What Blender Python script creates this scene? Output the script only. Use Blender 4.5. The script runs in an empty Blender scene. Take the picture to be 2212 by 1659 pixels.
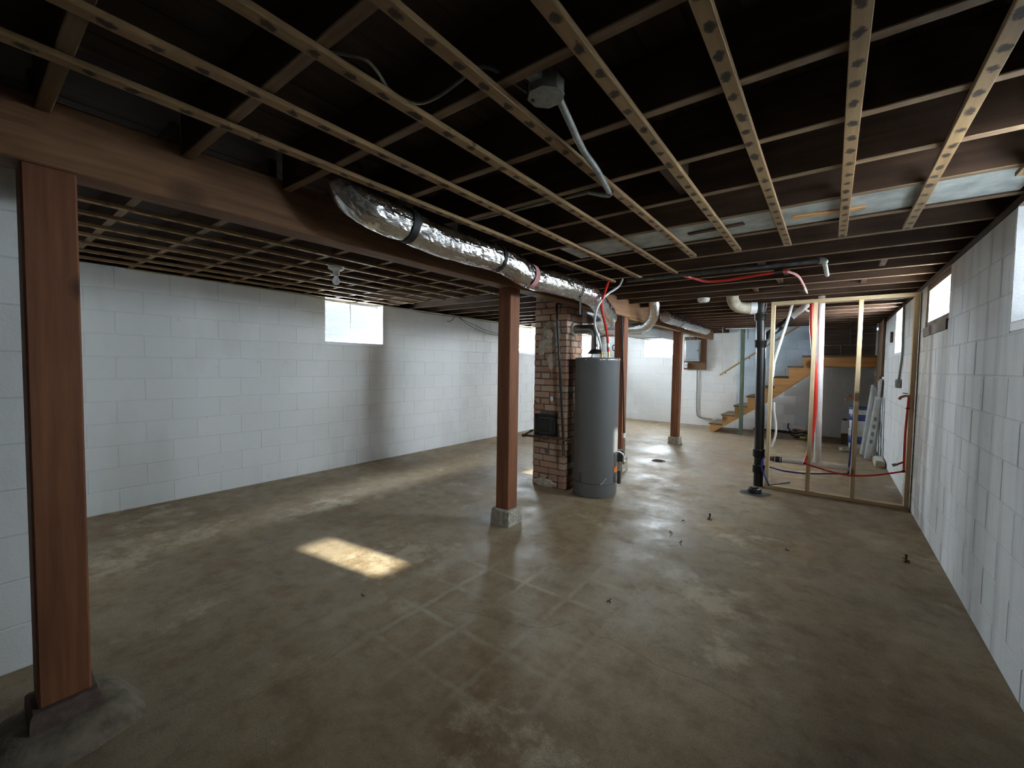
import bpy, bmesh, math, random
from mathutils import Vector, Matrix, noise

random.seed(7)
scene = bpy.context.scene
col = scene.collection
PI = math.pi

# ------------------------------------------------------------------ camera
cam_data = bpy.data.cameras.new('camera')
cam = bpy.data.objects.new('camera', cam_data)
col.objects.link(cam)
scene.camera = cam
CAM_H = 1.395
cam_data.sensor_fit = 'HORIZONTAL'
cam_data.sensor_width = 36.0
cam_data.lens = 914.49 / 2212 * 36.0
cam_data.clip_start = 0.02
YAW, PITCH, ROLL = 0.645263, 0.0438011, -0.0146626
fwd = Vector((-math.sin(YAW) * math.cos(PITCH), math.cos(YAW) * math.cos(PITCH), -math.sin(PITCH)))
rgt = Vector((math.cos(YAW), math.sin(YAW), 0))
dwn = fwd.cross(rgt)
r2 = rgt * math.cos(ROLL) + dwn * math.sin(ROLL)
d2 = -rgt * math.sin(ROLL) + dwn * math.cos(ROLL)
mw = Matrix.Identity(4)
for i in range(3):
    mw[i][0], mw[i][1], mw[i][2] = r2[i], -d2[i], -fwd[i]
mw.translation = (0, 0, CAM_H)
cam.matrix_world = mw

# ------------------------------------------------------------------ sky, sun, exposure
SKY = 150.0
world = bpy.data.worlds.new('overcast_sky')
scene.world = world
world.use_nodes = True
wn = world.node_tree
bgn = wn.nodes.get('Background') or wn.nodes.new('ShaderNodeBackground')
out = wn.nodes.get('World Output') or wn.nodes.new('ShaderNodeOutputWorld')
wn.links.new(bgn.outputs[0], out.inputs[0])
bgn.inputs['Color'].default_value = (0.90, 0.95, 1.0, 1)
bgn.inputs['Strength'].default_value = SKY

sun_data = bpy.data.lights.new('sun', 'SUN')
sun_data.energy = 25.0
sun_data.angle = math.radians(1.2)
sun_data.color = (1.0, 0.94, 0.80)
sun = bpy.data.objects.new('sun', sun_data)
col.objects.link(sun)
sun.rotation_euler = Vector((-1, -0.13, -0.544)).to_track_quat('-Z', 'Y').to_euler()
sun.location = (6, 3, 6)

scene.view_settings.view_transform = 'Standard'
scene.view_settings.look = 'None'
scene.view_settings.exposure = 0.0
scene.view_settings.gamma = 1.0
scene.view_settings.use_curve_mapping = False
try:
    scene.cycles.use_denoising = True
    scene.cycles.max_bounces = 8
    scene.cycles.diffuse_bounces = 5
    scene.cycles.use_adaptive_sampling = True
    scene.cycles.adaptive_threshold = 0.02
    scene.cycles.transparent_max_bounces = 12
    scene.cycles.caustics_reflective = False
    scene.cycles.caustics_refractive = False
    scene.cycles.sample_clamp_indirect = 0.0
    scene.cycles.filter_width = 1.1
except Exception:
    pass

# ------------------------------------------------------------------ room numbers (metres)
XL, XR, YF, YR = -5.19, 0.683, 11.03, -1.5      # left, right, far, rear wall faces
XS, YS = -2.855, 0.33                            # short block wall beside the near post
TOP = 2.235                                      # left and far wall top
TOPR = 2.19                                      # right wall top (sill plate above)
JB, JT = 2.24, 2.43                              # joist bottom and top
TH = 0.20
BX0, BX1 = -2.33, -2.19                          # beam
CH = 0.2032

# ------------------------------------------------------------------ materials
MATS = {}

def nmat(name):
    m = bpy.data.materials.new(name)
    m.use_nodes = True
    nt = m.node_tree
    b = nt.nodes.get('Principled BSDF')
    MATS[name] = m
    return m, nt, b

def N(nt, t, **kw):
    n = nt.nodes.new(t)
    for k, v in kw.items():
        if k in ('blend_type', 'data_type', 'operation', 'wave_type', 'bands_direction', 'feature', 'distance', 'clamp', 'noise_dimensions', 'use_clamp', 'invert'):
            setattr(n, k, v)
        else:
            n.inputs[k].default_value = v
    return n

def L(nt, a, b):
    nt.links.new(a, b)

def ramp(nt, fac, stops):
    r = nt.nodes.new('ShaderNodeValToRGB')
    els = r.color_ramp.elements
    while len(els) > 1:
        els.remove(els[-1])
    els[0].position, els[0].color = stops[0][0], (*stops[0][1], 1)
    for p, c in stops[1:]:
        e = els.new(p)
        e.color = (*c, 1)
    L(nt, fac, r.inputs['Fac'])
    return r.outputs['Color']

def coords(nt, scale=(1, 1, 1), kind='Object', loc=(0, 0, 0)):
    tc = nt.nodes.new('ShaderNodeTexCoord')
    mp = nt.nodes.new('ShaderNodeMapping')
    mp.inputs['Scale'].default_value = scale
    mp.inputs['Location'].default_value = loc
    L(nt, tc.outputs[kind], mp.inputs['Vector'])
    return mp.outputs[0]

def wcoords(nt, scale=(1, 1, 1)):
    g = nt.nodes.new('ShaderNodeNewGeometry')
    mp = nt.nodes.new('ShaderNodeMapping')
    mp.inputs['Scale'].default_value = scale
    L(nt, g.outputs['Position'], mp.inputs['Vector'])
    return mp.outputs[0]

def noise_t(nt, vec, scale, detail=4, rough=0.6):
    n = nt.nodes.new('ShaderNodeTexNoise')
    n.inputs['Scale'].default_value = scale
    n.inputs['Detail'].default_value = detail
    n.inputs['Roughness'].default_value = rough
    L(nt, vec, n.inputs['Vector'])
    return n.outputs['Fac']

def mixc(nt, fac, a, b, blend='MIX'):
    m = nt.nodes.new('ShaderNodeMix')
    m.data_type = 'RGBA'
    m.blend_type = blend
    if isinstance(fac, (int, float)):
        m.inputs['Factor'].default_value = fac
    else:
        L(nt, fac, m.inputs['Factor'])
    for s, v in ((6, a), (7, b)):
        if isinstance(v, tuple):
            m.inputs[s].default_value = (*v, 1) if len(v) == 3 else v
        else:
            L(nt, v, m.inputs[s])
    return m.outputs[2]

def math_n(nt, op, a, b=None, c=None, clamp=False):
    m = nt.nodes.new('ShaderNodeMath')
    m.operation = op
    m.use_clamp = clamp
    for i, v in enumerate((a, b, c)):
        if v is None:
            continue
        if isinstance(v, (int, float)):
            m.inputs[i].default_value = v
        else:
            L(nt, v, m.inputs[i])
    return m.outputs[0]

def bump(nt, b, height, strength=0.3, dist=0.01):
    n = nt.nodes.new('ShaderNodeBump')
    n.inputs['Strength'].default_value = strength
    n.inputs['Distance'].default_value = dist
    L(nt, height, n.inputs['Height'])
    L(nt, n.outputs[0], b.inputs['Normal'])

def obj_random(nt):
    return nt.nodes.new('ShaderNodeObjectInfo').outputs['Random']

def simple(name, c, rough=0.5, metal=0.0, var=0.15, scale=14, bmp=0.0, spec=0.5):
    m, nt, b = nmat(name)
    v = coords(nt)
    n = noise_t(nt, v, scale)
    c2 = tuple(x * (1 - var) for x in c)
    c3 = tuple(min(1, x * (1 + var)) for x in c)
    L(nt, ramp(nt, n, [(0.3, c2), (0.7, c3)]), b.inputs['Base Color'])
    b.inputs['Roughness'].default_value = rough
    b.inputs['Metallic'].default_value = metal
    b.inputs['Specular IOR Level'].default_value = spec
    if bmp:
        bump(nt, b, n, bmp)
    return m

def paint(name, c, dirt=(0.42, 0.40, 0.37), amount=0.35, rough=0.75, streaks=0.0):
    m, nt, b = nmat(name)
    v = wcoords(nt)
    big = noise_t(nt, wcoords(nt, (1, 1, 0.35)), 1.3, 3)
    fine = noise_t(nt, v, 90, 2)
    mid = noise_t(nt, v, 9, 2)
    rnd = obj_random(nt)
    k = math_n(nt, 'MULTIPLY', math_n(nt, 'SUBTRACT', big, 0.5, clamp=True), amount * 5, clamp=True)
    base = mixc(nt, k, c, dirt)
    base = mixc(nt, math_n(nt, 'MULTIPLY', rnd, 0.10), base, tuple(x * 0.72 for x in c))
    spots = ramp(nt, mid, [(0.70, (0, 0, 0)), (0.78, (1, 1, 1))])
    sep = nt.nodes.new('ShaderNodeSeparateColor')
    L(nt, spots, sep.inputs[0])
    base = mixc(nt, math_n(nt, 'MULTIPLY', sep.outputs[0], 0.25), base, dirt)
    if streaks:
        sk_ = noise_t(nt, wcoords(nt, (4.5, 4.5, 0.22)), 2.0, 3, 0.65)
        kq = ramp(nt, sk_, [(0.50, (0, 0, 0)), (0.72, (streaks, streaks, streaks))])
        base = mixc(nt, kq, base, dirt)
    L(nt, base, b.inputs['Base Color'])
    b.inputs['Roughness'].default_value = rough
    b.inputs['Specular IOR Level'].default_value = 0.3
    bump(nt, b, math_n(nt, 'ADD', fine, math_n(nt, 'MULTIPLY', mid, 1.5)), 0.35, 0.004)
    return m

paint('wall_paint', (0.80, 0.81, 0.80))
paint('wall_joint', (0.71, 0.72, 0.71), amount=0.5)
paint('right_paint', (0.74, 0.75, 0.75), dirt=(0.36, 0.35, 0.34), amount=0.45, streaks=0.45)
paint('right_joint', (0.62, 0.63, 0.63), dirt=(0.33, 0.32, 0.31), amount=0.55)
paint('blue_paint', (0.56, 0.67, 0.77), dirt=(0.50, 0.58, 0.66), amount=0.3)
paint('blue_joint', (0.36, 0.49, 0.62), amount=0.2)
paint('dark_rear_block', (0.17, 0.165, 0.155), dirt=(0.12, 0.115, 0.11))
paint('grey_paint', (0.64, 0.65, 0.66), dirt=(0.36, 0.36, 0.36))

def wood(name, dark, light, axis='Z', rough=0.65, knots=0.0, ring=11.0, spots=None):
    """grain runs along the object's own axis"""
    m, nt, b = nmat(name)
    sc = {'X': (0.6, ring, ring), 'Y': (ring, 0.6, ring), 'Z': (ring, ring, 0.6)}[axis]
    rnd = obj_random(nt)
    tc = nt.nodes.new('ShaderNodeTexCoord')
    off = nt.nodes.new('ShaderNodeVectorMath')
    off.operation = 'ADD'
    comb = nt.nodes.new('ShaderNodeCombineXYZ')
    for i in range(3):
        L(nt, math_n(nt, 'MULTIPLY', rnd, 37.0 + 11 * i), comb.inputs[i])
    L(nt, tc.outputs['Object'], off.inputs[0])
    L(nt, comb.outputs[0], off.inputs[1])
    mp = nt.nodes.new('ShaderNodeMapping')
    mp.inputs['Scale'].default_value = sc
    L(nt, off.outputs[0], mp.inputs['Vector'])
    g = noise_t(nt, mp.outputs[0], 2.2, 4, 0.65)
    c = ramp(nt, g, [(0.30, dark), (0.52, tuple((a + d) / 2 for a, d in zip(dark, light))), (0.72, light)])
    patch = noise_t(nt, off.outputs[0], 2.5, 3)
    c = mixc(nt, math_n(nt, 'MULTIPLY', patch, 0.45), c, tuple(x * 0.55 for x in dark))
    c = mixc(nt, math_n(nt, 'MULTIPLY', rnd, 0.25), c, tuple(x * 0.6 for x in light))
    if knots:
        vo = nt.nodes.new('ShaderNodeTexVoronoi')
        vo.inputs['Scale'].default_value = knots
        L(nt, off.outputs[0], vo.inputs['Vector'])
        kk = ramp(nt, vo.outputs['Distance'], [(0.0, (1, 1, 1)), (0.10, (1, 1, 1)), (0.17, (0, 0, 0))])
        c = mixc(nt, kk, c, tuple(x * 0.35 for x in dark))
    if spots:
        # dark glue and nail marks left along a furring strip
        sp = nt.nodes.new('ShaderNodeSeparateXYZ')
        L(nt, off.outputs[0], sp.inputs[0])
        sx = nt.nodes.new('ShaderNodeSeparateXYZ')
        L(nt, tc.outputs['Object'], sx.inputs[0])
        wob = noise_t(nt, off.outputs[0], 45, 4, 0.75)
        wob2 = noise_t(nt, off.outputs[0], 3, 2)
        yy = math_n(nt, 'ADD', sp.outputs[1], math_n(nt, 'MULTIPLY', wob2, 0.16))
        fr = math_n(nt, 'DIVIDE', math_n(nt, 'PINGPONG', yy, spots / 2), 0.020)
        xo = math_n(nt, 'DIVIDE', math_n(nt, 'ADD', sx.outputs[0], math_n(nt, 'MULTIPLY', math_n(nt, 'SUBTRACT', wob2, 0.5), 0.03)), 0.013)
        d = math_n(nt, 'SQRT', math_n(nt, 'ADD', math_n(nt, 'MULTIPLY', fr, fr), math_n(nt, 'MULTIPLY', xo, xo)))
        d = math_n(nt, 'ADD', d, math_n(nt, 'MULTIPLY', math_n(nt, 'SUBTRACT', wob, 0.5), 2.6))
        kk = ramp(nt, math_n(nt, 'MULTIPLY', d, 0.5), [(0.0, (0.95, 0.95, 0.95)), (0.40, (0.9, 0.9, 0.9)), (0.62, (0, 0, 0))])
        c = mixc(nt, kk, c, (0.035, 0.024, 0.018))
    L(nt, c, b.inputs['Base Color'])
    b.inputs['Roughness'].default_value = rough
    b.inputs['Specular IOR Level'].default_value = 0.3
    bump(nt, b, g, 0.25, 0.004)
    return m

wood('joist_wood', (0.045, 0.023, 0.015), (0.115, 0.062, 0.036), 'X')
wood('joist_lit_under', (0.15, 0.092, 0.052), (0.33, 0.225, 0.13), 'X')
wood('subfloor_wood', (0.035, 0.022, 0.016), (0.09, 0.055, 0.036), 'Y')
wood('strip_wood', (0.27, 0.155, 0.07), (0.50, 0.335, 0.165), 'Y', spots=0.115)
wood('post_wood', (0.15, 0.052, 0.024), (0.34, 0.135, 0.062), 'Z', knots=2.2)
wood('beam_wood', (0.16, 0.075, 0.035), (0.38, 0.20, 0.095), 'Y', knots=1.4)
wood('stud_wood', (0.50, 0.36, 0.20), (0.74, 0.59, 0.38), 'Z', knots=2.6)
wood('plate_wood', (0.46, 0.33, 0.18), (0.70, 0.55, 0.35), 'X', knots=2.6)
wood('stair_wood', (0.52, 0.245, 0.08), (0.80, 0.44, 0.17), 'X', knots=1.6)
wood('tread_wood', (0.14, 0.095, 0.06), (0.28, 0.20, 0.135), 'X')
wood('dark_plank', (0.045, 0.026, 0.015), (0.15, 0.09, 0.045), 'X')
wood('upright_plank', (0.12, 0.07, 0.035), (0.27, 0.17, 0.09), 'Z')
wood('board_wood', (0.11, 0.055, 0.03), (0.24, 0.13, 0.07), 'Z')
wood('rail_wood', (0.45, 0.31, 0.17), (0.62, 0.46, 0.27), 'X')
wood('window_wood', (0.13, 0.085, 0.055), (0.26, 0.19, 0.13), 'Z')
wood('lumber_wood', (0.44, 0.35, 0.24), (0.66, 0.55, 0.40), 'Y')
wood('green_post', (0.11, 0.12, 0.085), (0.24, 0.33, 0.23), 'Z', ring=3.0)

simple('white_trim', (0.78, 0.80, 0.82), 0.5, var=0.06)
simple('mortar', (0.13, 0.108, 0.085), 0.9, var=0.35, scale=30, bmp=0.5)
simple('plaster', (0.40, 0.36, 0.31), 0.9, var=0.3, scale=22, bmp=0.6)
simple('smear', (0.50, 0.42, 0.325), 0.95, var=0.35, scale=16, bmp=0.8)
simple('dark_block', (0.13, 0.085, 0.07), 0.9, var=0.4, scale=25, bmp=0.6)
simple('pad_concrete', (0.20, 0.16, 0.115), 0.9, var=0.4, scale=18, bmp=0.6)
simple('concrete_block', (0.40, 0.36, 0.30), 0.9, var=0.45, scale=30, bmp=0.7)
simple('heater_grey', (0.20, 0.205, 0.21), 0.30, metal=0.25, var=0.05, scale=60)
simple('heater_ring', (0.09, 0.093, 0.098), 0.4, metal=0.3, var=0.05)
simple('black_iron', (0.020, 0.019, 0.018), 0.42, metal=0.3, var=0.3, bmp=0.1)
simple('rust_iron', (0.13, 0.085, 0.055), 0.75, metal=0.3, var=0.5, scale=25, bmp=0.3)
simple('black_plastic', (0.014, 0.014, 0.015), 0.4, var=0.1)
simple('black_strap', (0.012, 0.012, 0.013), 0.6, var=0.1)
simple('galv', (0.46, 0.49, 0.50), 0.42, metal=0.75, var=0.2, scale=20)
simple('pan_metal', (0.44, 0.47, 0.44), 0.6, metal=0.15, var=0.3, scale=9)
simple('vent_metal', (0.30, 0.30, 0.29), 0.28, metal=0.9, var=0.25, scale=12)
simple('conduit_metal', (0.27, 0.28, 0.26), 0.5, metal=0.5, var=0.25, scale=40)
simple('dark_pipe', (0.085, 0.085, 0.08), 0.6, metal=0.4, var=0.4, scale=20)
simple('pvc_white', (0.72, 0.71, 0.70), 0.38, var=0.08)
simple('pvc_old', (0.55, 0.49, 0.38), 0.6, var=0.3, scale=18)
simple('pex_red', (0.62, 0.035, 0.022), 0.32, var=0.1)
simple('pex_blue', (0.025, 0.045, 0.30), 0.32, var=0.1)
simple('pex_white', (0.74, 0.74, 0.73), 0.35, var=0.05)
simple('pink_tape', (0.52, 0.24, 0.24), 0.7, var=0.2)
simple('brass', (0.60, 0.42, 0.16), 0.3, metal=0.9, var=0.15)
simple('copper', (0.42, 0.20, 0.11), 0.4, metal=0.8, var=0.3, scale=30)
simple('orange_sticker', (0.85, 0.20, 0.03), 0.5, var=0.03)
simple('panel_grey', (0.30, 0.345, 0.37), 0.5, metal=0.2, var=0.08)
simple('white_plastic', (0.74, 0.75, 0.74), 0.4, var=0.04)
simple('cable_yellow', (0.42, 0.34, 0.13), 0.6, var=0.2)
simple('cable_grey', (0.22, 0.21, 0.17), 0.7, var=0.3)
simple('cable_black', (0.03, 0.03, 0.03), 0.6, var=0.2)
simple('bucket_white', (0.70, 0.71, 0.70), 0.45, var=0.08)
simple('bucket_blue', (0.045, 0.07, 0.25), 0.45, var=0.3, scale=30)
simple('old_white_paint', (0.62, 0.62, 0.60), 0.65, var=0.14, scale=8)
simple('rope_pale', (0.52, 0.50, 0.38), 0.9, var=0.25, scale=40)
simple('soot', (0.07, 0.07, 0.06), 0.9, var=0.4)
simple('crack_dark', (0.045, 0.04, 0.035), 0.95, var=0.2)
simple('siding', (0.016, 0.0165, 0.0175), 0.6, var=0.05)
simple('outdoor_ground', (0.38, 0.38, 0.37), 0.95, var=0.2, scale=2)
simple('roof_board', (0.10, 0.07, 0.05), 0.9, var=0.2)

def brick_mat():
    m, nt, b = nmat('brick')
    rnd = obj_random(nt)
    v = wcoords(nt)
    n = noise_t(nt, v, 28, 5, 0.7)
    n2 = noise_t(nt, v, 5, 4)
    c = ramp(nt, rnd, [(0.0, (0.43, 0.21, 0.14)), (0.35, (0.56, 0.32, 0.21)), (0.62, (0.60, 0.40, 0.27)), (0.82, (0.48, 0.24, 0.175)), (1.0, (0.63, 0.49, 0.36))])
    c = mixc(nt, math_n(nt, 'MULTIPLY', n, 0.4), c, (0.14, 0.085, 0.06))
    k = ramp(nt, n2, [(0.52, (0, 0, 0)), (0.66, (1, 1, 1))])
    sep = nt.nodes.new('ShaderNodeSeparateColor')
    L(nt, k, sep.inputs[0])
    c = mixc(nt, math_n(nt, 'MULTIPLY', sep.outputs[0], 0.55), c, (0.42, 0.38, 0.32))
    L(nt, c, b.inputs['Base Color'])
    b.inputs['Roughness'].default_value = 0.9
    bump(nt, b, n, 0.6, 0.006)
brick_mat()

def foil_mat():
    m, nt, b = nmat('foil')
    v = wcoords(nt)
    st = noise_t(nt, wcoords(nt, (30, 8, 30)), 1.6, 4, 0.7)
    fine = noise_t(nt, v, 60, 3, 0.7)
    L(nt, ramp(nt, fine, [(0.3, (0.66, 0.66, 0.65)), (0.7, (0.90, 0.90, 0.89))]), b.inputs['Base Color'])
    b.inputs['Metallic'].default_value = 1.0
    b.inputs['Roughness'].default_value = 0.17
    bump(nt, b, math_n(nt, 'ADD', st, math_n(nt, 'MULTIPLY', fine, 0.2)), 0.5, 0.008)
foil_mat()

def glass_mat(name, tint, gloss=0.06, frosted=0.0, white=(0.8, 0.86, 0.9)):
    m = bpy.data.materials.new(name)
    m.use_nodes = True
    nt = m.node_tree
    for n in list(nt.nodes):
        if n.type != 'OUTPUT_MATERIAL':
            nt.nodes.remove(n)
    o = [n for n in nt.nodes if n.type == 'OUTPUT_MATERIAL'][0]
    tr = nt.nodes.new('ShaderNodeBsdfTransparent')
    tr.inputs[0].default_value = (*tint, 1)
    gl = nt.nodes.new('ShaderNodeBsdfGlossy')
    gl.inputs['Roughness'].default_value = 0.05
    mx = nt.nodes.new('ShaderNodeMixShader')
    mx.inputs[0].default_value = gloss
    nt.links.new(tr.outputs[0], mx.inputs[1])
    nt.links.new(gl.outputs[0], mx.inputs[2])
    last = mx.outputs[0]
    if frosted:
        tl = nt.nodes.new('ShaderNodeBsdfTranslucent')
        n = noise_t(nt, wcoords(nt), 6, 3)
        nt.links.new(ramp(nt, n, [(0.3, tuple(x * 0.8 for x in white)), (0.7, white)]), tl.inputs[0])
        m2 = nt.nodes.new('ShaderNodeMixShader')
        m2.inputs[0].default_value = frosted
        nt.links.new(last, m2.inputs[1])
        nt.links.new(tl.outputs[0], m2.inputs[2])
        last = m2.outputs[0]
    nt.links.new(last, o.inputs[0])
    MATS[name] = m
glass_mat('glass', (0.86, 0.90, 0.92))
glass_mat('frosted_glass', (0.86, 0.90, 0.92), frosted=1.0, white=(0.92, 0.94, 0.96))
glass_mat('sun_block_glass', (0.5, 0.5, 0.5), frosted=1.0, white=(0.012, 0.0125, 0.013))  # near-black pane, added so sun enters only through the clear strip
glass_mat('reveal_diffuser', (0.8, 0.8, 0.8), frosted=1.0, white=(0.22, 0.23, 0.24))  # dim diffusing pane, added to brighten the window reveal
glass_mat('bulb_glass', (0.75, 0.75, 0.75), gloss=0.15, frosted=0.75, white=(0.85, 0.85, 0.85))

def floor_mat():
    m, nt, b = nmat('floor_concrete')
    v = coords(nt)
    warp = noise_t(nt, v, 3.0, 3)
    n_big = noise_t(nt, coords(nt, loc=(3.1, 1.7, 0)), 0.55, 5, 0.6)
    n_mid = noise_t(nt, coords(nt, (1.0, 0.45, 1)), 2.6, 6, 0.65)
    n_fine = noise_t(nt, v, 60, 4, 0.7)
    n_st = noise_t(nt, coords(nt, loc=(9.0, 4.0, 0)), 1.1, 6, 0.7)
    n_mot = noise_t(nt, coords(nt, loc=(1.3, 7.1, 0)), 7.0, 8, 0.72)
    n_spk = noise_t(nt, v, 160, 3, 0.7)
    c = ramp(nt, n_big, [(0.34, (0.266, 0.168, 0.085)), (0.46, (0.339, 0.240, 0.137)), (0.56, (0.339, 0.263, 0.174)), (0.66, (0.384, 0.270, 0.144))])
    c = mixc(nt, ramp(nt, n_mot, [(0.45, (0, 0, 0)), (0.68, (0.75, 0.75, 0.75))]), c, (0.452, 0.352, 0.231))
    c = mixc(nt, ramp(nt, n_mot, [(0.32, (0.7, 0.7, 0.7)), (0.48, (0, 0, 0))]), c, (0.186, 0.120, 0.065))
    c = mixc(nt, ramp(nt, n_mid, [(0.28, (0.7, 0.7, 0.7)), (0.45, (0, 0, 0))]), c, (0.192, 0.117, 0.059))
    # pale blotches of old adhesive and paint, brown damp marks
    c = mixc(nt, ramp(nt, math_n(nt, 'ADD', n_st, math_n(nt, 'MULTIPLY', math_n(nt, 'SUBTRACT', n_mot, 0.5), 0.35)), [(0.57, (0, 0, 0)), (0.66, (0.8, 0.8, 0.8))]), c, (0.565, 0.459, 0.313))
    c = mixc(nt, ramp(nt, n_st, [(0.30, (0.7, 0.7, 0.7)), (0.42, (0, 0, 0))]), c, (0.249, 0.131, 0.068))
    c = mixc(nt, ramp(nt, n_spk, [(0.36, (0.6, 0.6, 0.6)), (0.50, (0, 0, 0))]), c, (0.136, 0.094, 0.057))
    # outlines of lifted floor tiles
    sp = nt.nodes.new('ShaderNodeSeparateXYZ')
    L(nt, v, sp.inputs[0])
    wob = math_n(nt, 'MULTIPLY', math_n(nt, 'SUBTRACT', noise_t(nt, v, 6, 3), 0.5), 0.05)
    def lines(axis, off, pitch, w):
        s = math_n(nt, 'ADD', math_n(nt, 'ADD', sp.outputs[axis], wob), off)
        p = math_n(nt, 'PINGPONG', s, pitch / 2)
        r = nt.nodes.new('ShaderNodeMapRange')
        r.inputs['From Min'].default_value = w
        r.inputs['From Max'].default_value = w * 0.35
        L(nt, p, r.inputs['Value'])
        return r.outputs[0]
    gx = lines(0, 1.828, 0.305, 0.024)
    gy = lines(1, -2.19, 0.305, 0.022)
    grid = math_n(nt, 'MAXIMUM', gx, gy)
    def band(axis, lo, hi, soft=0.15):
        r = nt.nodes.new('ShaderNodeMapRange')
        r.inputs['From Min'].default_value = lo
        r.inputs['From Max'].default_value = lo + soft
        L(nt, sp.outputs[axis], r.inputs['Value'])
        r2_ = nt.nodes.new('ShaderNodeMapRange')
        r2_.inputs['From Min'].default_value = hi
        r2_.inputs['From Max'].default_value = hi - soft
        L(nt, sp.outputs[axis], r2_.inputs['Value'])
        return math_n(nt, 'MULTIPLY', r.outputs[0], r2_.outputs[0])
    mask = math_n(nt, 'MULTIPLY', band(0, -2.25, -0.7, 0.55), band(1, 0.9, 2.95, 0.6))
    broken = nt.nodes.new('ShaderNodeMapRange')
    broken.inputs['From Min'].default_value = 0.38
    broken.inputs['From Max'].default_value = 0.58
    L(nt, noise_t(nt, v, 2.3, 4), broken.inputs['Value'])
    g = math_n(nt, 'MULTIPLY', math_n(nt, 'MULTIPLY', grid, mask), math_n(nt, 'MULTIPLY', broken.outputs[0], 0.8))
    c = mixc(nt, g, c, (0.456, 0.387, 0.280))
    # pale line where a partition once stood under the beam
    ln = math_n(nt, 'MULTIPLY', band(0, -2.20, -2.04, 0.05), band(1, 0.6, 6.5, 0.5))
    c = mixc(nt, math_n(nt, 'MULTIPLY', math_n(nt, 'MULTIPLY', ln, broken.outputs[0]), 0.55), c, (0.43, 0.36, 0.26))
    c = mixc(nt, math_n(nt, 'MULTIPLY', n_fine, 0.25), c, (0.12, 0.095, 0.07))
    L(nt, c, b.inputs['Base Color'])
    rr = nt.nodes.new('ShaderNodeMapRange')
    rr.inputs['From Min'].default_value = 0.35
    rr.inputs['From Max'].default_value = 0.65
    rr.inputs['To Min'].default_value = 0.36
    rr.inputs['To Max'].default_value = 0.72
    L(nt, noise_t(nt, coords(nt, loc=(2, 5, 0)), 1.6, 6, 0.7), rr.inputs['Value'])
    L(nt, rr.outputs[0], b.inputs['Roughness'])
    b.inputs['Specular IOR Level'].default_value = 0.27
    hh = math_n(nt, 'ADD', math_n(nt, 'MULTIPLY', n_fine, 0.35), math_n(nt, 'ADD', n_mid, math_n(nt, 'MULTIPLY', warp, 2.0)))
    bump(nt, b, hh, 0.22, 0.006)
floor_mat()

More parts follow.
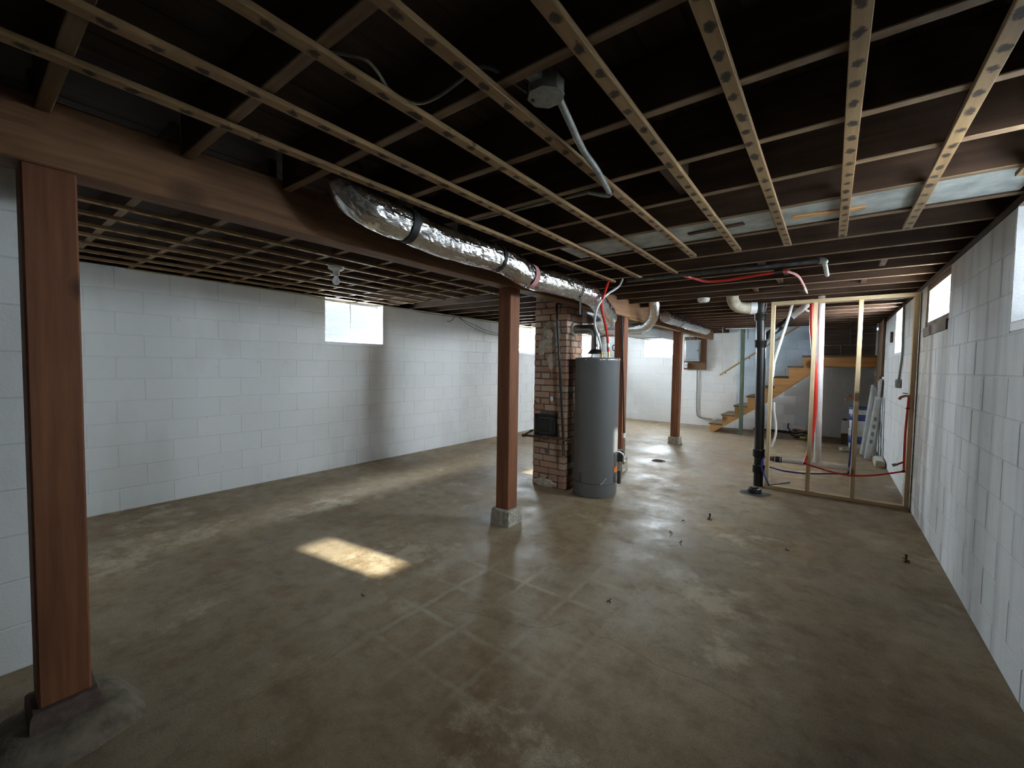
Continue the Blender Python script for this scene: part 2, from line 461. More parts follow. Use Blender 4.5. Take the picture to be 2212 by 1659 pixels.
# ------------------------------------------------------------------ mesh helpers
class MB:
    def __init__(self):
        self.v, self.f, self.s = [], [], []
    def add(self, vs, fs, smooth=False):
        o = len(self.v)
        self.v += [tuple(p) for p in vs]
        for f in fs:
            self.f.append(tuple(i + o for i in f))
            self.s.append(smooth)
    def box(self, x0, x1, y0, y1, z0, z1, c=0.0):
        if c <= 0:
            vs = [(x, y, z) for z in (z0, z1) for y in (y0, y1) for x in (x0, x1)]
            self.add(vs, [(0, 2, 3, 1), (4, 5, 7, 6), (0, 1, 5, 4), (2, 6, 7, 3), (0, 4, 6, 2), (1, 3, 7, 5)])
            return self
        bm = bmesh.new()
        bmesh.ops.create_cube(bm, size=1.0)
        for v in bm.verts:
            v.co = Vector(((x0 + x1) / 2 + v.co.x * (x1 - x0), (y0 + y1) / 2 + v.co.y * (y1 - y0), (z0 + z1) / 2 + v.co.z * (z1 - z0)))
        bmesh.ops.bevel(bm, geom=bm.edges[:], offset=c, segments=1, affect='EDGES')
        bm.verts.index_update()
        self.add([v.co for v in bm.verts], [[v.index for v in f.verts] for f in bm.faces])
        bm.free()
        return self
    def obox(self, p0, p1, w, d, up=(0, 0, 1), c=0.0):
        """bar from p0 to p1: w across (sideways), d across (along up)"""
        p0, p1 = Vector(p0), Vector(p1)
        z = (p1 - p0)
        ln = z.length
        z.normalize()
        x = z.cross(Vector(up))
        if x.length < 1e-4:
            x = z.cross(Vector((0, 1, 0)))
        x.normalize()
        y = x.cross(z)
        t = MB().box(-w / 2, w / 2, -d / 2, d / 2, 0, ln, c)
        self.add([p0 + x * a + y * b_ + z * c_ for a, b_, c_ in t.v], t.f)
        return self
    def tube(self, pts, r, n=12, caps=True, wob=None):
        pts = [Vector(p) for p in pts]
        rs = r if isinstance(r, (list, tuple)) else [r] * len(pts)
        tan = []
        for i in range(len(pts)):
            a = pts[max(0, i - 1)]
            b_ = pts[min(len(pts) - 1, i + 1)]
            tan.append((b_ - a).normalized())
        u = tan[0].cross(Vector((0, 0, 1)))
        if u.length < 1e-3:
            u = tan[0].cross(Vector((1, 0, 0)))
        u.normalize()
        vs = []
        for i, p in enumerate(pts):
            if i:
                q = tan[i - 1].rotation_difference(tan[i])
                u = q @ u
            w = tan[i].cross(u)
            for k in range(n):
                a = 2 * PI * k / n
                rr = rs[i] * (1 + (wob(i, k) if wob else 0))
                vs.append(p + (u * math.cos(a) + w * math.sin(a)) * rr)
        fs = []
        for i in range(len(pts) - 1):
            for k in range(n):
                k2 = (k + 1) % n
                fs.append((i * n + k, i * n + k2, (i + 1) * n + k2, (i + 1) * n + k))
        self.add(vs, fs, True)
        if caps:
            m = len(pts) - 1
            self.add([vs[k] for k in range(n)], [tuple(range(n))[::-1]])
            self.add([vs[m * n + k] for k in range(n)], [tuple(range(n))])
        return self
    def lathe(self, prof, n=32, c=(0, 0, 0), axis='Z', smooth=True):
        vs, fs = [], []
        for r, h in prof:
            for k in range(n):
                a = 2 * PI * k / n
                x, y = r * math.cos(a), r * math.sin(a)
                p = {'Z': (x, y, h), 'X': (h, x, y), 'Y': (y, h, x)}[axis]
                vs.append((p[0] + c[0], p[1] + c[1], p[2] + c[2]))
        m = len(prof)
        for i in range(m - 1):
            for k in range(n):
                k2 = (k + 1) % n
                fs.append((i * n + k, i * n + k2, (i + 1) * n + k2, (i + 1) * n + k))
        self.add(vs, fs, smooth)
        self.add(vs[:n], [tuple(range(n))[::-1]])
        self.add(vs[-n:], [tuple(range(n))])
        return self
    def prism(self, poly, axis, a, b_):
        """poly in the other two axes, extruded along axis between a and b_"""
        n = len(poly)
        def P(p, h):
            return {'X': (h, p[0], p[1]), 'Y': (p[0], h, p[1]), 'Z': (p[0], p[1], h)}[axis]
        vs = [P(p, a) for p in poly] + [P(p, b_) for p in poly]
        fs = [tuple(range(n)), tuple(range(2 * n - 1, n - 1, -1))]
        for i in range(n):
            j = (i + 1) % n
            fs.append((i, i + n, j + n, j))
        self.add(vs, fs)
        return self
    def mesh(self, name):
        me = bpy.data.meshes.new(name)
        me.from_pydata(self.v, [], self.f)
        me.polygons.foreach_set('use_smooth', self.s)
        bm = bmesh.new()
        bm.from_mesh(me)
        bmesh.ops.recalc_face_normals(bm, faces=bm.faces[:])
        bm.to_mesh(me)
        bm.free()
        me.update()
        return me
    def build(self, name, mat, parent=None, loc=None):
        me = self.mesh(name)
        me.materials.append(MATS[mat])
        o = bpy.data.objects.new(name, me)
        col.objects.link(o)
        if parent is not None:
            o.parent = parent
        if loc is not None:
            o.location = loc
        return o

def tag(o, label=None, cat=None, group=None, kind=None):
    for k, v in (('label', label), ('category', cat), ('group', group), ('kind', kind)):
        if v:
            o[k] = v
    return o

def empty(name, loc=(0, 0, 0), rz=0.0):
    o = bpy.data.objects.new(name, None)
    o.empty_display_size = 0.1
    col.objects.link(o)
    o.location = loc
    o.rotation_euler = (0, 0, rz)
    return o

def thing(name, label, cat, loc=(0, 0, 0), rz=0.0, group=None):
    return tag(empty(name, loc, rz), label, cat, group)

def struct(o):
    o['kind'] = 'structure'
    return o

def place(me, name, mat, parent, M):
    o = bpy.data.objects.new(name, me)
    if not me.materials:
        me.materials.append(MATS[mat])
    col.objects.link(o)
    o.parent = parent
    o.matrix_world = M
    return o

def smooth_path(pts, n=6):
    """Catmull-Rom through the points"""
    P = [Vector(p) for p in pts]
    P = [P[0] * 2 - P[1]] + P + [P[-1] * 2 - P[-2]]
    out_ = []
    for i in range(1, len(P) - 2):
        for k in range(n):
            t = k / n
            a, b_, c, d = P[i - 1], P[i], P[i + 1], P[i + 2]
            out_.append(0.5 * ((2 * b_) + (c - a) * t + (2 * a - 5 * b_ + 4 * c - d) * t * t + (3 * b_ - a - 3 * c + d) * t ** 3))
    out_.append(P[-2])
    return out_

# ------------------------------------------------------------------ block walls
def M_from(xa, ya, za, o=(0, 0, 0)):
    m = Matrix.Identity(4)
    for i in range(3):
        m[i][0], m[i][1], m[i][2], m[i][3] = xa[i], ya[i], za[i], o[i]
    return m

def wall_matrix(side, pos):
    if side == '+x':
        return M_from((0, 1, 0), (0, 0, 1), (1, 0, 0), (pos, 0, 0)), 1
    if side == '-x':
        return M_from((0, -1, 0), (0, 0, 1), (-1, 0, 0), (pos, 0, 0)), -1
    if side == '-y':
        return M_from((1, 0, 0), (0, 0, 1), (0, -1, 0), (0, pos, 0)), 1
    return M_from((-1, 0, 0), (0, 0, 1), (0, 1, 0), (0, pos, 0)), -1

def subtract(r, o):
    u0, u1, v0, v1 = r
    a0, a1, b0, b1 = o
    if a0 >= u1 or a1 <= u0 or b0 >= v1 or b1 <= v0:
        return [r]
    res = []
    if u0 < a0:
        res.append((u0, a0, v0, v1))
    if u1 > a1:
        res.append((a1, u1, v0, v1))
    m0, m1 = max(u0, a0), min(u1, a1)
    if v0 < b0:
        res.append((m0, m1, v0, b0))
    if v1 > b1:
        res.append((m0, m1, b1, v1))
    return res

BLOCK_CACHE = {}
def block_mesh(w, h, mat):
    key = (round(w, 3), round(h, 3), mat)
    if key not in BLOCK_CACHE:
        ins, dp = 0.004, 0.003
        mb = MB()
        vs = []
        for (i, z) in ((ins, 0.0), (0.0, -dp), (0.0, -0.035)):
            vs += [(i, i, z), (w - i, i, z), (w - i, h - i, z), (i, h - i, z)]
        fs = [(0, 1, 2, 3)]
        for a in (0, 4):
            for k in range(4):
                k2 = (k + 1) % 4
                fs.append((a + k, a + 4 + k, a + 4 + k2, a + k2))
        mb.add(vs, fs)
        me = mb.mesh('concrete_block')
        me.materials.append(MATS[mat])
        BLOCK_CACHE[key] = me
    return BLOCK_CACHE[key]

def block_wall(name, side, pos, u0, u1, zc, openings, mat, jmat, parts=None, thick=TH, first=CH, blue=None, bluemats=None, shift=0.0):
    """zc = wall top; openings = (u0, u1, v0, v1) along the wall; parts = u-range whose blocks are single objects"""
    M, sg = wall_matrix(side, pos)
    core = MB()
    rects = [(u0, u1, 0.0, zc)]
    for o in openings:
        rects = [q for r in rects for q in subtract(r, o)]
    for (a, b_, c, d) in rects:
        t = MB().box(a * sg if sg > 0 else -b_, b_ if sg > 0 else -a, c, d, -thick, -0.003)
        core.add([M @ Vector(p) for p in t.v], t.f)
    w = struct(core.build(name, jmat))
    rest = MB()
    nrow = 0
    z = 0.0
    rng = random.Random(name)
    while z < zc - 0.02:
        h = first if nrow == 0 else CH
        h = min(h, zc - z)
        start = u0 - (0.2032 if nrow % 2 else 0.0) + shift
        while start > u0:
            start -= 0.4064
        u = start
        while u < u1 - 0.02:
            a, b_ = max(u, u0), min(u + 0.4064, u1)
            pieces = [(a, b_, z, z + h)]
            if blue is not None and a < blue < b_:
                pieces = [(a, blue, z, z + h), (blue, b_, z, z + h)]
            for o in openings:
                pieces = [q for r in pieces for q in subtract(r, o)]
            for (p, q, c, d) in pieces:
                if q - p < 0.03 or d - c < 0.03:
                    continue
                g = 0.0019
                mname = mat
                if blue is not None and p >= blue - 1e-4:
                    mname = bluemats(c, (p + q) / 2)
                me = block_mesh(q - p - 2 * g, d - c - 2 * g, mname)
                uu = (p + g) if sg > 0 else -(q - g)
                T = M @ Matrix.Translation((uu, c + g, rng.uniform(-0.0012, 0.0008)))
                mid = (p + q) / 2
                if parts is None or parts[0] <= mid <= parts[1]:
                    place(me, 'concrete_block', mname, w, T)
                else:
                    rest.add([T @ v.co for v in me.vertices], [tuple(f.vertices) for f in me.polygons])
            u += 0.4064
        z += h
        nrow += 1
    if rest.v:
        o = rest.build('concrete_blocks', mat, w)
        o['kind'] = 'stuff'
    return w

W1 = (2.906, 3.776, 1.626, TOP)
W2 = (6.85, 7.72, 1.626, TOP)
W7 = (9.66, 10.53, 1.626, TOP)
W3 = (-3.95, -3.05, 1.626, TOP)
W4 = (4.50, 5.49, 1.735, TOPR)
W5 = (2.02, 3.10, 1.59, TOPR)
W6 = (6.98, 7.80, 1.59, TOPR)
DOOR = (10.12, 10.96, 1.70, 3.45)
SHAFT_TOP = 3.6

# ------------------------------------------------------------------ floor and setting
floor = struct(MB().box(-5.6, 1.1, -1.9, 11.4, -0.12, 0.0).build('floor', 'floor_concrete'))

block_wall('wall_left', '+x', XL, YR - TH, YF, TOP, [W1, W2, W7], 'wall_paint', 'wall_joint', parts=(YS - 0.1, 12), shift=0.17)
block_wall('wall_right', '-x', XR, YR, YF, TOPR, [W4, W5, W6, (DOOR[0], DOOR[1], DOOR[2], 9)], 'right_paint', 'right_joint',
           parts=(2.3, 11.2), first=TOPR - 10 * CH, shift=0.1)
def far_paint(z):
    return 'blue_paint'
block_wall('wall_far', '-y', YF, XL - TH, XR + TH, TOP, [W3], 'wall_paint', 'wall_joint', blue=-1.74,
           bluemats=lambda z, x: 'blue_paint' if z + 0.1 > 0.12 + (x + 2.115) * 0.893 and x < -0.3 or z > 1.6 else ('grey_paint' if x > -0.6 else 'wall_paint'), shift=0.12)
block_wall('wall_partition', '+x', XS, YR, YS, TOP - 0.02, [], 'wall_paint', 'wall_joint', parts=(-0.5, 1), thick=0.19, shift=0.13)
block_wall('wall_partition_return', '+y', YS, XL, XS - 0.19, TOP - 0.02, [], 'wall_paint', 'wall_joint', parts=(9, 10), thick=0.19)
block_wall('wall_rear', '+y', YR, XL - TH, XR + TH, TOP, [], 'dark_rear_block', 'dark_rear_block', parts=(9, 10))  # unseen wall kept dark to cut bounced light at the near end

# stairwell shaft above the ceiling opening
sh = struct(MB().box(-1.95, XR + TH, YF + 0.0035, YF + TH, TOP, SHAFT_TOP).build('wall_stairwell', 'blue_joint'))
Ms, _ = wall_matrix('-y', YF)
zz = TOP
row = 0
while zz < SHAFT_TOP - 0.05:
    u = -1.95 - (0.2 if row % 2 else 0)
    while u < XR + TH - 0.05:
        a, b_ = max(u, -1.95), min(u + 0.4064, XR + TH)
        if b_ - a > 0.05:
            h = min(CH, SHAFT_TOP - zz)
            place(block_mesh(b_ - a - 0.005, h - 0.005, 'blue_paint'), 'concrete_block', 'blue_paint', sh, Ms @ Matrix.Translation((a + 0.0025, zz + 0.0025, 0)))
        u += 0.4064
    zz += CH
    row += 1
shaft = MB().box(-2.05, -1.95, 9.93, YF + TH, JT + 0.03, SHAFT_TOP)
shaft.box(-1.95, XR + TH, 9.89, 9.95, JT + 0.03, SHAFT_TOP)
shaft.box(-2.05, XR + TH, 9.89, YF + TH, SHAFT_TOP, SHAFT_TOP + 0.06)
shaft.box(XR, XR + TH, 9.89, DOOR[0], TOPR + 0.05, SHAFT_TOP)
shaft.box(XR, XR + TH, DOOR[1], YF, TOPR + 0.05, SHAFT_TOP)
shaft.box(XR, XR + TH, DOOR[0], DOOR[1], DOOR[3], SHAFT_TOP)
struct(shaft.build('wall_shaft', 'blue_paint'))

# ------------------------------------------------------------------ windows
def portal(name, side, pos, u0, u1, v0, v1):
    ld = bpy.data.lights.new(name, 'AREA')
    ld.shape = 'RECTANGLE'
    ld.size, ld.size_y = u1 - u0, v1 - v0
    ld.cycles.is_portal = True
    o = bpy.data.objects.new(name, ld)
    col.objects.link(o)
    c = {'+x': (pos, (u0 + u1) / 2, (v0 + v1) / 2), '-x': (pos, (u0 + u1) / 2, (v0 + v1) / 2), '-y': ((u0 + u1) / 2, pos, (v0 + v1) / 2)}[side]
    d = {'+x': (1, 0, 0), '-x': (-1, 0, 0), '-y': (0, -1, 0)}[side]
    o.location = c
    o.rotation_euler = Vector(d).to_track_quat('-Z', 'Y').to_euler()
    if side == '-y':
        pass

def window(n, side, pos, o, frame_mat, depth=0.15, mull=(0.5,), fw=0.035, frosted=None, sill=0.05, label=None, pane='glass', bottom=0.0):
    """o = opening; local u along wall, v up, w = depth behind the wall face"""
    u0, u1, v0, v1 = o
    def B(mb, a, b_, c, d, w0, w1, ch=0.0):
        if side == '+x':
            mb.box(pos - w1, pos - w0, a, b_, c, d, ch)
        elif side == '-x':
            mb.box(pos + w0, pos + w1, a, b_, c, d, ch)
        else:
            mb.box(a, b_, pos + w0, pos + w1, c, d, ch)
        return mb
    root = struct(empty('window_%d' % n))
    f = MB()
    d0, d1 = depth, depth + 0.04
    vb = v0 + sill + bottom
    B(f, u0, u0 + fw, v0 + sill, v1, d0, d1)
    B(f, u1 - fw, u1, v0 + sill, v1, d0, d1)
    B(f, u0 + fw, u1 - fw, v1 - fw, v1, d0, d1)
    B(f, u0 + fw, u1 - fw, v0 + sill, vb + fw, d0, d1)
    f.build('window_frame', frame_mat, root)
    cuts = [u0 + fw] + [u0 + (u1 - u0) * m for m in mull] + [u1 - fw]
    for k, m in enumerate(cuts[1:-1]):
        B(MB(), m - 0.010, m + 0.010, vb + fw, v1 - fw, d0 + 0.005, d1 - 0.005).build('mullion', frame_mat, root)
    for k in range(len(cuts) - 1):
        a = cuts[k] + (0.010 if k else 0)
        b_ = cuts[k + 1] - (0.010 if k < len(cuts) - 2 else 0)
        g = pane
        if frosted and k in frosted:
            g = 'sun_block_glass' if k == 1 else 'reveal_diffuser'
        B(MB(), a, b_, vb + fw, v1 - fw, d0 + 0.016, d0 + 0.022).build('pane', g, root)
    s = MB()
    B(s, u0, u1, v0, v0 + sill, 0.0, TH, 0.006)
    s.build('window_sill', 'white_trim' if frame_mat != 'window_wood' else frame_mat, root)
    # head board under the floor framing
    B(MB(), u0, u1, v1, v1 + 0.006, 0.0, TH - 0.01).build('window_head', 'window_wood', root)
    pp = {'+x': pos - depth - 0.06, '-x': pos + depth + 0.06, '-y': pos + depth + 0.06}[side]
    portal('window_daylight', side, pp, u0 + fw, u1 - fw, vb + fw, v1 - fw)
    return root

def dims(o, side):
    return o
window(1, '+x', XL, W1, 'white_trim', depth=0.13)
window(2, '+x', XL, W2, 'white_trim', depth=0.13)
window(3, '-y', YF, W3, 'white_trim', depth=0.10, mull=(), fw=0.06)
window(4, '-x', XR, W4, 'window_wood', depth=0.012, mull=(), fw=0.055, bottom=0.02, sill=0.035)
window(5, '-x', XR, W5, 'white_trim', depth=0.13, mull=(0.275, 0.70), frosted=(1, 2), fw=0.03)  # covered panes are made up to shape the sun patch
window(7, '+x', XL, W7, 'white_trim', depth=0.13)
window(6, '-x', XR, W6, 'white_trim', depth=0.14, mull=(), pane='frosted_glass')  # frosting added to scatter the sun and keep its patch off the floor

# wooden lining visible on the far jamb of the window beside the stud wall
w4 = bpy.data.objects['window_4']
MB().box(XR - 0.012, XR + 0.015, W4[0], W4[1], W4[2] - 0.02, W4[2] + 0.06).build('bottom_board', 'window_wood', w4)

# side door at the landing
d1 = struct(empty('door_1'))
x = XR + 0.09
MB().box(x, x + 0.045, DOOR[0], DOOR[1], DOOR[2], DOOR[3]).build('door_slab', 'white_trim', d1)
for (za, zb) in ((1.85, 2.45), (2.62, 3.30)):
    MB().box(x - 0.008, x, DOOR[0] + 0.14, DOOR[1] - 0.14, za, zb, 0.003).build('door_panel', 'white_trim', d1)
MB().tube([(x - 0.05, DOOR[0] + 0.07, 2.6), (x, DOOR[0] + 0.07, 2.6)], 0.025).build('door_handle', 'brass', d1)

# ------------------------------------------------------------------ ceiling: boards, joists, furring strips
ceiling = struct(empty('ceiling', (0, 0, JB)))
me_cache = {}
def ceil_part(mb, name, mat):
    o = mb.build(name, mat)
    o.parent = ceiling
    o.location = (0, 0, -JB)
    return o

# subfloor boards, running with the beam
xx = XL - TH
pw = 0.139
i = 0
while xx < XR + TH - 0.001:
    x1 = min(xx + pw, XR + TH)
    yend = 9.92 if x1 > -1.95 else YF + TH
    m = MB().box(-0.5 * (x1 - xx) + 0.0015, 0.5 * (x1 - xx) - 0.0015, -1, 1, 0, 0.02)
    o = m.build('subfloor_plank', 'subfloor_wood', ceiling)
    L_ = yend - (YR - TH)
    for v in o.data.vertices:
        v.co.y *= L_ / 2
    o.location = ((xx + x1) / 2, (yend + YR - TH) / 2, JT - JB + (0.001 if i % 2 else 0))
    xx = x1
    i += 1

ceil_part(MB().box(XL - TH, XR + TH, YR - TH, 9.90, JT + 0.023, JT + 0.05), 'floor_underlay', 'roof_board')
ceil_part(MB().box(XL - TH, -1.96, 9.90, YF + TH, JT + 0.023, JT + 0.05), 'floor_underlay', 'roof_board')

def joist_y(k):
    return 0.62 + 0.4064 * k
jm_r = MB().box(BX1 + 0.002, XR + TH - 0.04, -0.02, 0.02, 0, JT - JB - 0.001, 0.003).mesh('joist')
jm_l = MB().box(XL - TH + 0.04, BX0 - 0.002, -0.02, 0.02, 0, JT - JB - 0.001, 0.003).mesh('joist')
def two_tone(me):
    # underside coloured paler, standing in for the light its edges catch
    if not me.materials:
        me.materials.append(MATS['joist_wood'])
    me.materials.append(MATS['joist_lit_under'])
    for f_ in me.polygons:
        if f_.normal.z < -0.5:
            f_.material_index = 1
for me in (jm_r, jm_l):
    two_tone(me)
for k in range(-5, 26):
    y = joist_y(k)
    if k <= 22:
        o = bpy.data.objects.new('joist', jm_r)
        col.objects.link(o)
        o.parent = ceiling
        o.location = (0, y, 0)
    if k == 9:
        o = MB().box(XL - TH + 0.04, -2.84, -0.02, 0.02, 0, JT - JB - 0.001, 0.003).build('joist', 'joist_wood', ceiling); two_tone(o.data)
    else:
        o = bpy.data.objects.new('joist', jm_l)
        col.objects.link(o)
        o.parent = ceiling
    o.location = (0, y, 0)
    if k > 22:
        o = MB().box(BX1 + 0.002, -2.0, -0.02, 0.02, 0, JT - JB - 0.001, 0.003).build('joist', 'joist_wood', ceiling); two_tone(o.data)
        o.location = (0, y, 0)
# trimmer joists round the stair opening
ceil_part(MB().box(-2.0, XR + TH - 0.04, 9.89, 9.95, JB, JT, 0.003), 'trimmer_joist', 'joist_wood')
ceil_part(MB().box(-2.0, -1.95, 9.95, YF + TH, JB, JT, 0.003), 'trimmer_joist', 'joist_wood')
# rim boards and sill plates
ceil_part(MB().box(XL - TH, XL - TH + 0.038, YR - TH, YF + TH, TOP, JT), 'rim_board', 'joist_wood')
ceil_part(MB().box(XR + TH - 0.038, XR + TH, YR - TH, 10.0, TOPR + 0.0, JT), 'rim_board', 'joist_wood')
ceil_part(MB().box(XL - TH, -1.95, YF + TH - 0.04, YF + TH, TOP, JT), 'rim_board', 'joist_wood')
ceil_part(MB().box(XL, XR, YR - TH, YR - TH + 0.04, TOP, JT), 'rim_board', 'joist_wood')
ceil_part(MB().box(XR + 0.005, XR + TH - 0.04, YR, 9.95, TOPR + 0.007, JB - 0.001), 'sill_plate', 'joist_wood')
ceil_part(MB().box(XL - TH + 0.04, XL - 0.01, YS, YF, TOP + 0.0062, JB - 0.0005), 'sill_plate', 'joist_wood')

# furring strips
strip_cache = {}
def strip(x, y0, y1, w=0.042):
    key = (round(y1 - y0, 3), w)
    if key not in strip_cache:
        h = (y1 - y0) / 2
        me = MB().box(-w / 2, w / 2, -h, h, -0.02, 0, 0.002).mesh('furring_strip')
        me.materials.append(MATS['strip_wood'])
        strip_cache[key] = me
    o = bpy.data.objects.new('furring_strip', strip_cache[key])
    col.objects.link(o)
    o.parent = ceiling
    o.location = (x, (y0 + y1) / 2, -0.0005)
    o.rotation_euler = (0, 0, random.uniform(-0.002, 0.002))
for x, ye in ((0.605, 2.72), (0.318, 3.37), (0.026, 3.34), (-0.268, 3.40), (-0.555, 3.36), (-0.852, 3.36), (-1.135, 3.88), (-1.46, 3.99), (-1.742, 3.95)):
    strip(x, -1.45, ye)
for x in (-2.56, -2.85, -3.145, -3.43, -3.73, -4.02, -4.32, -4.62, -4.92):
    strip(x, 0.36, 3.86 + random.uniform(-0.03, 0.06), 0.040)

# solid blocking between joists
for x, k in ((-0.62, 3), (-0.66, 5), (-1.9, 6), (-0.5, 8), (-0.36, 9), (-0.44, 10), (0.3, 9), (0.22, 11), (-0.7, 11), (-0.3, 12), (-4.2, 5), (-3.5, 9), (-4.6, 11)):
    o = MB().box(-0.02, 0.02, 0.022, 0.384, 0.02, 0.18, 0.003).build('blocking', 'joist_wood', ceiling)
    o.location = (x, joist_y(k), 0)

# sheet metal panned under one joist bay
pan = thing('return_air_pan', 'pale grey sheet metal panning nailed under one joist bay', 'metal panel', (0, 0, JB))
y0, y1 = joist_y(5) + 0.021, joist_y(6) - 0.021
for a, b_ in ((-1.62, -0.30), (-0.298, XR - 0.01)):
    MB().box(a, b_, y0, y1, 0.012, 0.014).build('sheet_panel', 'pan_metal', pan)
for (x, y, a) in ((-0.05, 2.88, 0.1), (-0.60, 2.84, -0.1)):
    o = MB().box(-0.16, 0.16, -0.02, 0.02, 0.002, 0.0115, 0.002).build('wood_batten', 'stair_wood' if x > -0.3 else 'joist_wood', pan)
    o.location = (x, y, 0)
    o.rotation_euler = (0, 0, a)

# ------------------------------------------------------------------ beam and posts
beam = MB()
beam.box(BX0, BX1, YR, 10.6, 2.06, 2.29, 0.006)
beam_o = tag(beam.build('wooden_beam', 'beam_wood'), 'long brown timber beam carried by the row of posts down the basement', 'beam')

MB().box(BX1 - 0.045, BX1 - 0.002, 5.52, 7.94, 2.040, 2.0595, 0.002).build('nailed_strip', 'strip_wood', beam_o)
MB().box(BX1 - 0.045, BX1 - 0.002, 8.12, 10.5, 2.040, 2.0595, 0.002).build('nailed_strip', 'strip_wood', beam_o)

def post(y, label, bh, tilt=0.0, h=2.06):
    p = thing('wooden_post', label, 'post', (-2.26, y, 0), 0.0, 'posts under the main beam')
    t = MB()
    t.box(-0.068, 0.068, -0.068, 0.068, bh, h - 0.001, 0.006)
    t.build('timber', 'post_wood', p)
    b = MB()
    n = 5
    # rough cast footing block, slightly wider at the foot
    vs, fs = [], []
    prof = ((0.0, 0.098), (bh * 0.5, 0.097), (bh - 0.012, 0.094), (bh, 0.086)) if y > 1 else ((0.07, 0.092), (0.10, 0.092), (bh - 0.012, 0.09), (bh, 0.082))
    for zi, (z, s) in enumerate(prof):
        for k in range(16):
            a = k / 16 * 4
            e, fr = int(a), a - int(a)
            cs = [(-1, -1), (1, -1), (1, 1), (-1, 1)]
            c0, c1 = cs[e], cs[(e + 1) % 4]
            ux, uy = c0[0] + (c1[0] - c0[0]) * fr, c0[1] + (c1[1] - c0[1]) * fr
            jit = noise.noise(Vector((ux * 3 + y, uy * 3, z * 20))) * 0.004
            vs.append((ux * (s + jit), uy * (s + jit), z))
    for zi in range(3):
        for k in range(16):
            k2 = (k + 1) % 16
            fs.append((zi * 16 + k, zi * 16 + k2, (zi + 1) * 16 + k2, (zi + 1) * 16 + k))
    fs.append(tuple(range(48, 64)))
    fs.append(tuple(range(15, -1, -1)))
    b.add(vs, fs)
    tag(b.build('footing_block', 'dark_block' if y < 1 else 'concrete_block', p), 'dark stained footing block' if y < 1 else 'rough grey concrete footing')
    return p
p0 = post(0.225, 'dark brown timber post nearest the camera, at the edge of the photo', 0.15)
pd_ = MB()
vs, fs = [], []
for ri, (rad, z) in enumerate(((0.225, 0.0), (0.195, 0.035), (0.165, 0.070), (0.13, 0.082))):
    for k in range(28):
        a = 2 * PI * k / 28
        sq = 1 / max(abs(math.cos(a)), abs(math.sin(a))) ** 0.6
        e = 1 + 0.10 * noise.noise(Vector((math.cos(a) * 1.7, math.sin(a) * 1.7, 4 + ri * 0.2)))
        vs.append((rad * sq * e * math.cos(a) * 0.92, rad * sq * e * math.sin(a), z))
for ri in range(3):
    for k in range(28):
        k2 = (k + 1) % 28
        fs.append((ri * 28 + k, ri * 28 + k2, (ri + 1) * 28 + k2, (ri + 1) * 28 + k))
fs.append(tuple(range(84, 112)))
pd_.add(vs, fs, True)
tag(pd_.build('mortar_pad', 'pad_concrete', p0), 'low concrete pad around the post foot')
post(2.945, 'red-brown timber post on a pale concrete block in front of the brick chimney', 0.14)
p2 = post(5.42, 'red-brown timber post just behind the grey water heater', 0.185)
p3 = post(8.03, 'farthest brown timber post with thin wires hanging down it', 0.13)
for (a, b_, dx) in ((0.03, 1.92, 0.0), (0.0, 1.95, 0.03)):
    pts = [(0.02 + dx + 0.012 * math.sin(t * 9), -0.075 - 0.01 * math.sin(t * 5 + dx * 100), 0.05 + t * 1.9) for t in [i / 14 for i in range(15)]]
    MB().tube(pts, 0.0022, 5).build('hanging_wire', 'cable_grey', p3)

# ------------------------------------------------------------------ chimney of single bricks
CX0, CX1, CY0, CY1 = -2.785, -2.347, 4.12, 4.495
chim = thing('brick_chimney', 'square brick chimney with patched mortar standing beside the water heater', 'chimney', (CX0, CY0, 0))
MB().box(0.009, CX1 - CX0 - 0.009, 0.009, CY1 - CY0 - 0.009, 0.0, JT - 0.005).build('mortar_core', 'mortar', chim)
BRC = {}
def brick(sx, sy, sz):
    key = (round(sx, 3), round(sy, 3), round(sz, 3))
    if key not in BRC:
        me = MB().box(-sx / 2, sx / 2, -sy / 2, sy / 2, -sz / 2, sz / 2, 0.006).mesh('brick')
        me.materials.append(MATS['brick'])
        BRC[key] = me
    return BRC[key]
Wc, Dc, T = CX1 - CX0, CY1 - CY0, 0.095
rows = 33
rh = (JT - 0.01) / rows
g = 0.009
rng = random.Random(3)
def put_brick(x0, x1, y0, y1, z):
    if x1 - x0 < 0.03 or y1 - y0 < 0.03:
        return
    me = brick(x1 - x0 - g, y1 - y0 - g, rh - g)
    o = bpy.data.objects.new('brick', me)
    col.objects.link(o)
    o.parent = chim
    o.location = ((x0 + x1) / 2 + rng.uniform(-.005, .005), (y0 + y1) / 2 + rng.uniform(-.005, .005), z + rh / 2 + rng.uniform(-.001, .001))
    o.rotation_euler = (rng.uniform(-.01, .01), rng.uniform(-.012, .012), rng.uniform(-.012, .012))
DZ = (0.60, 0.83)     # clean-out door
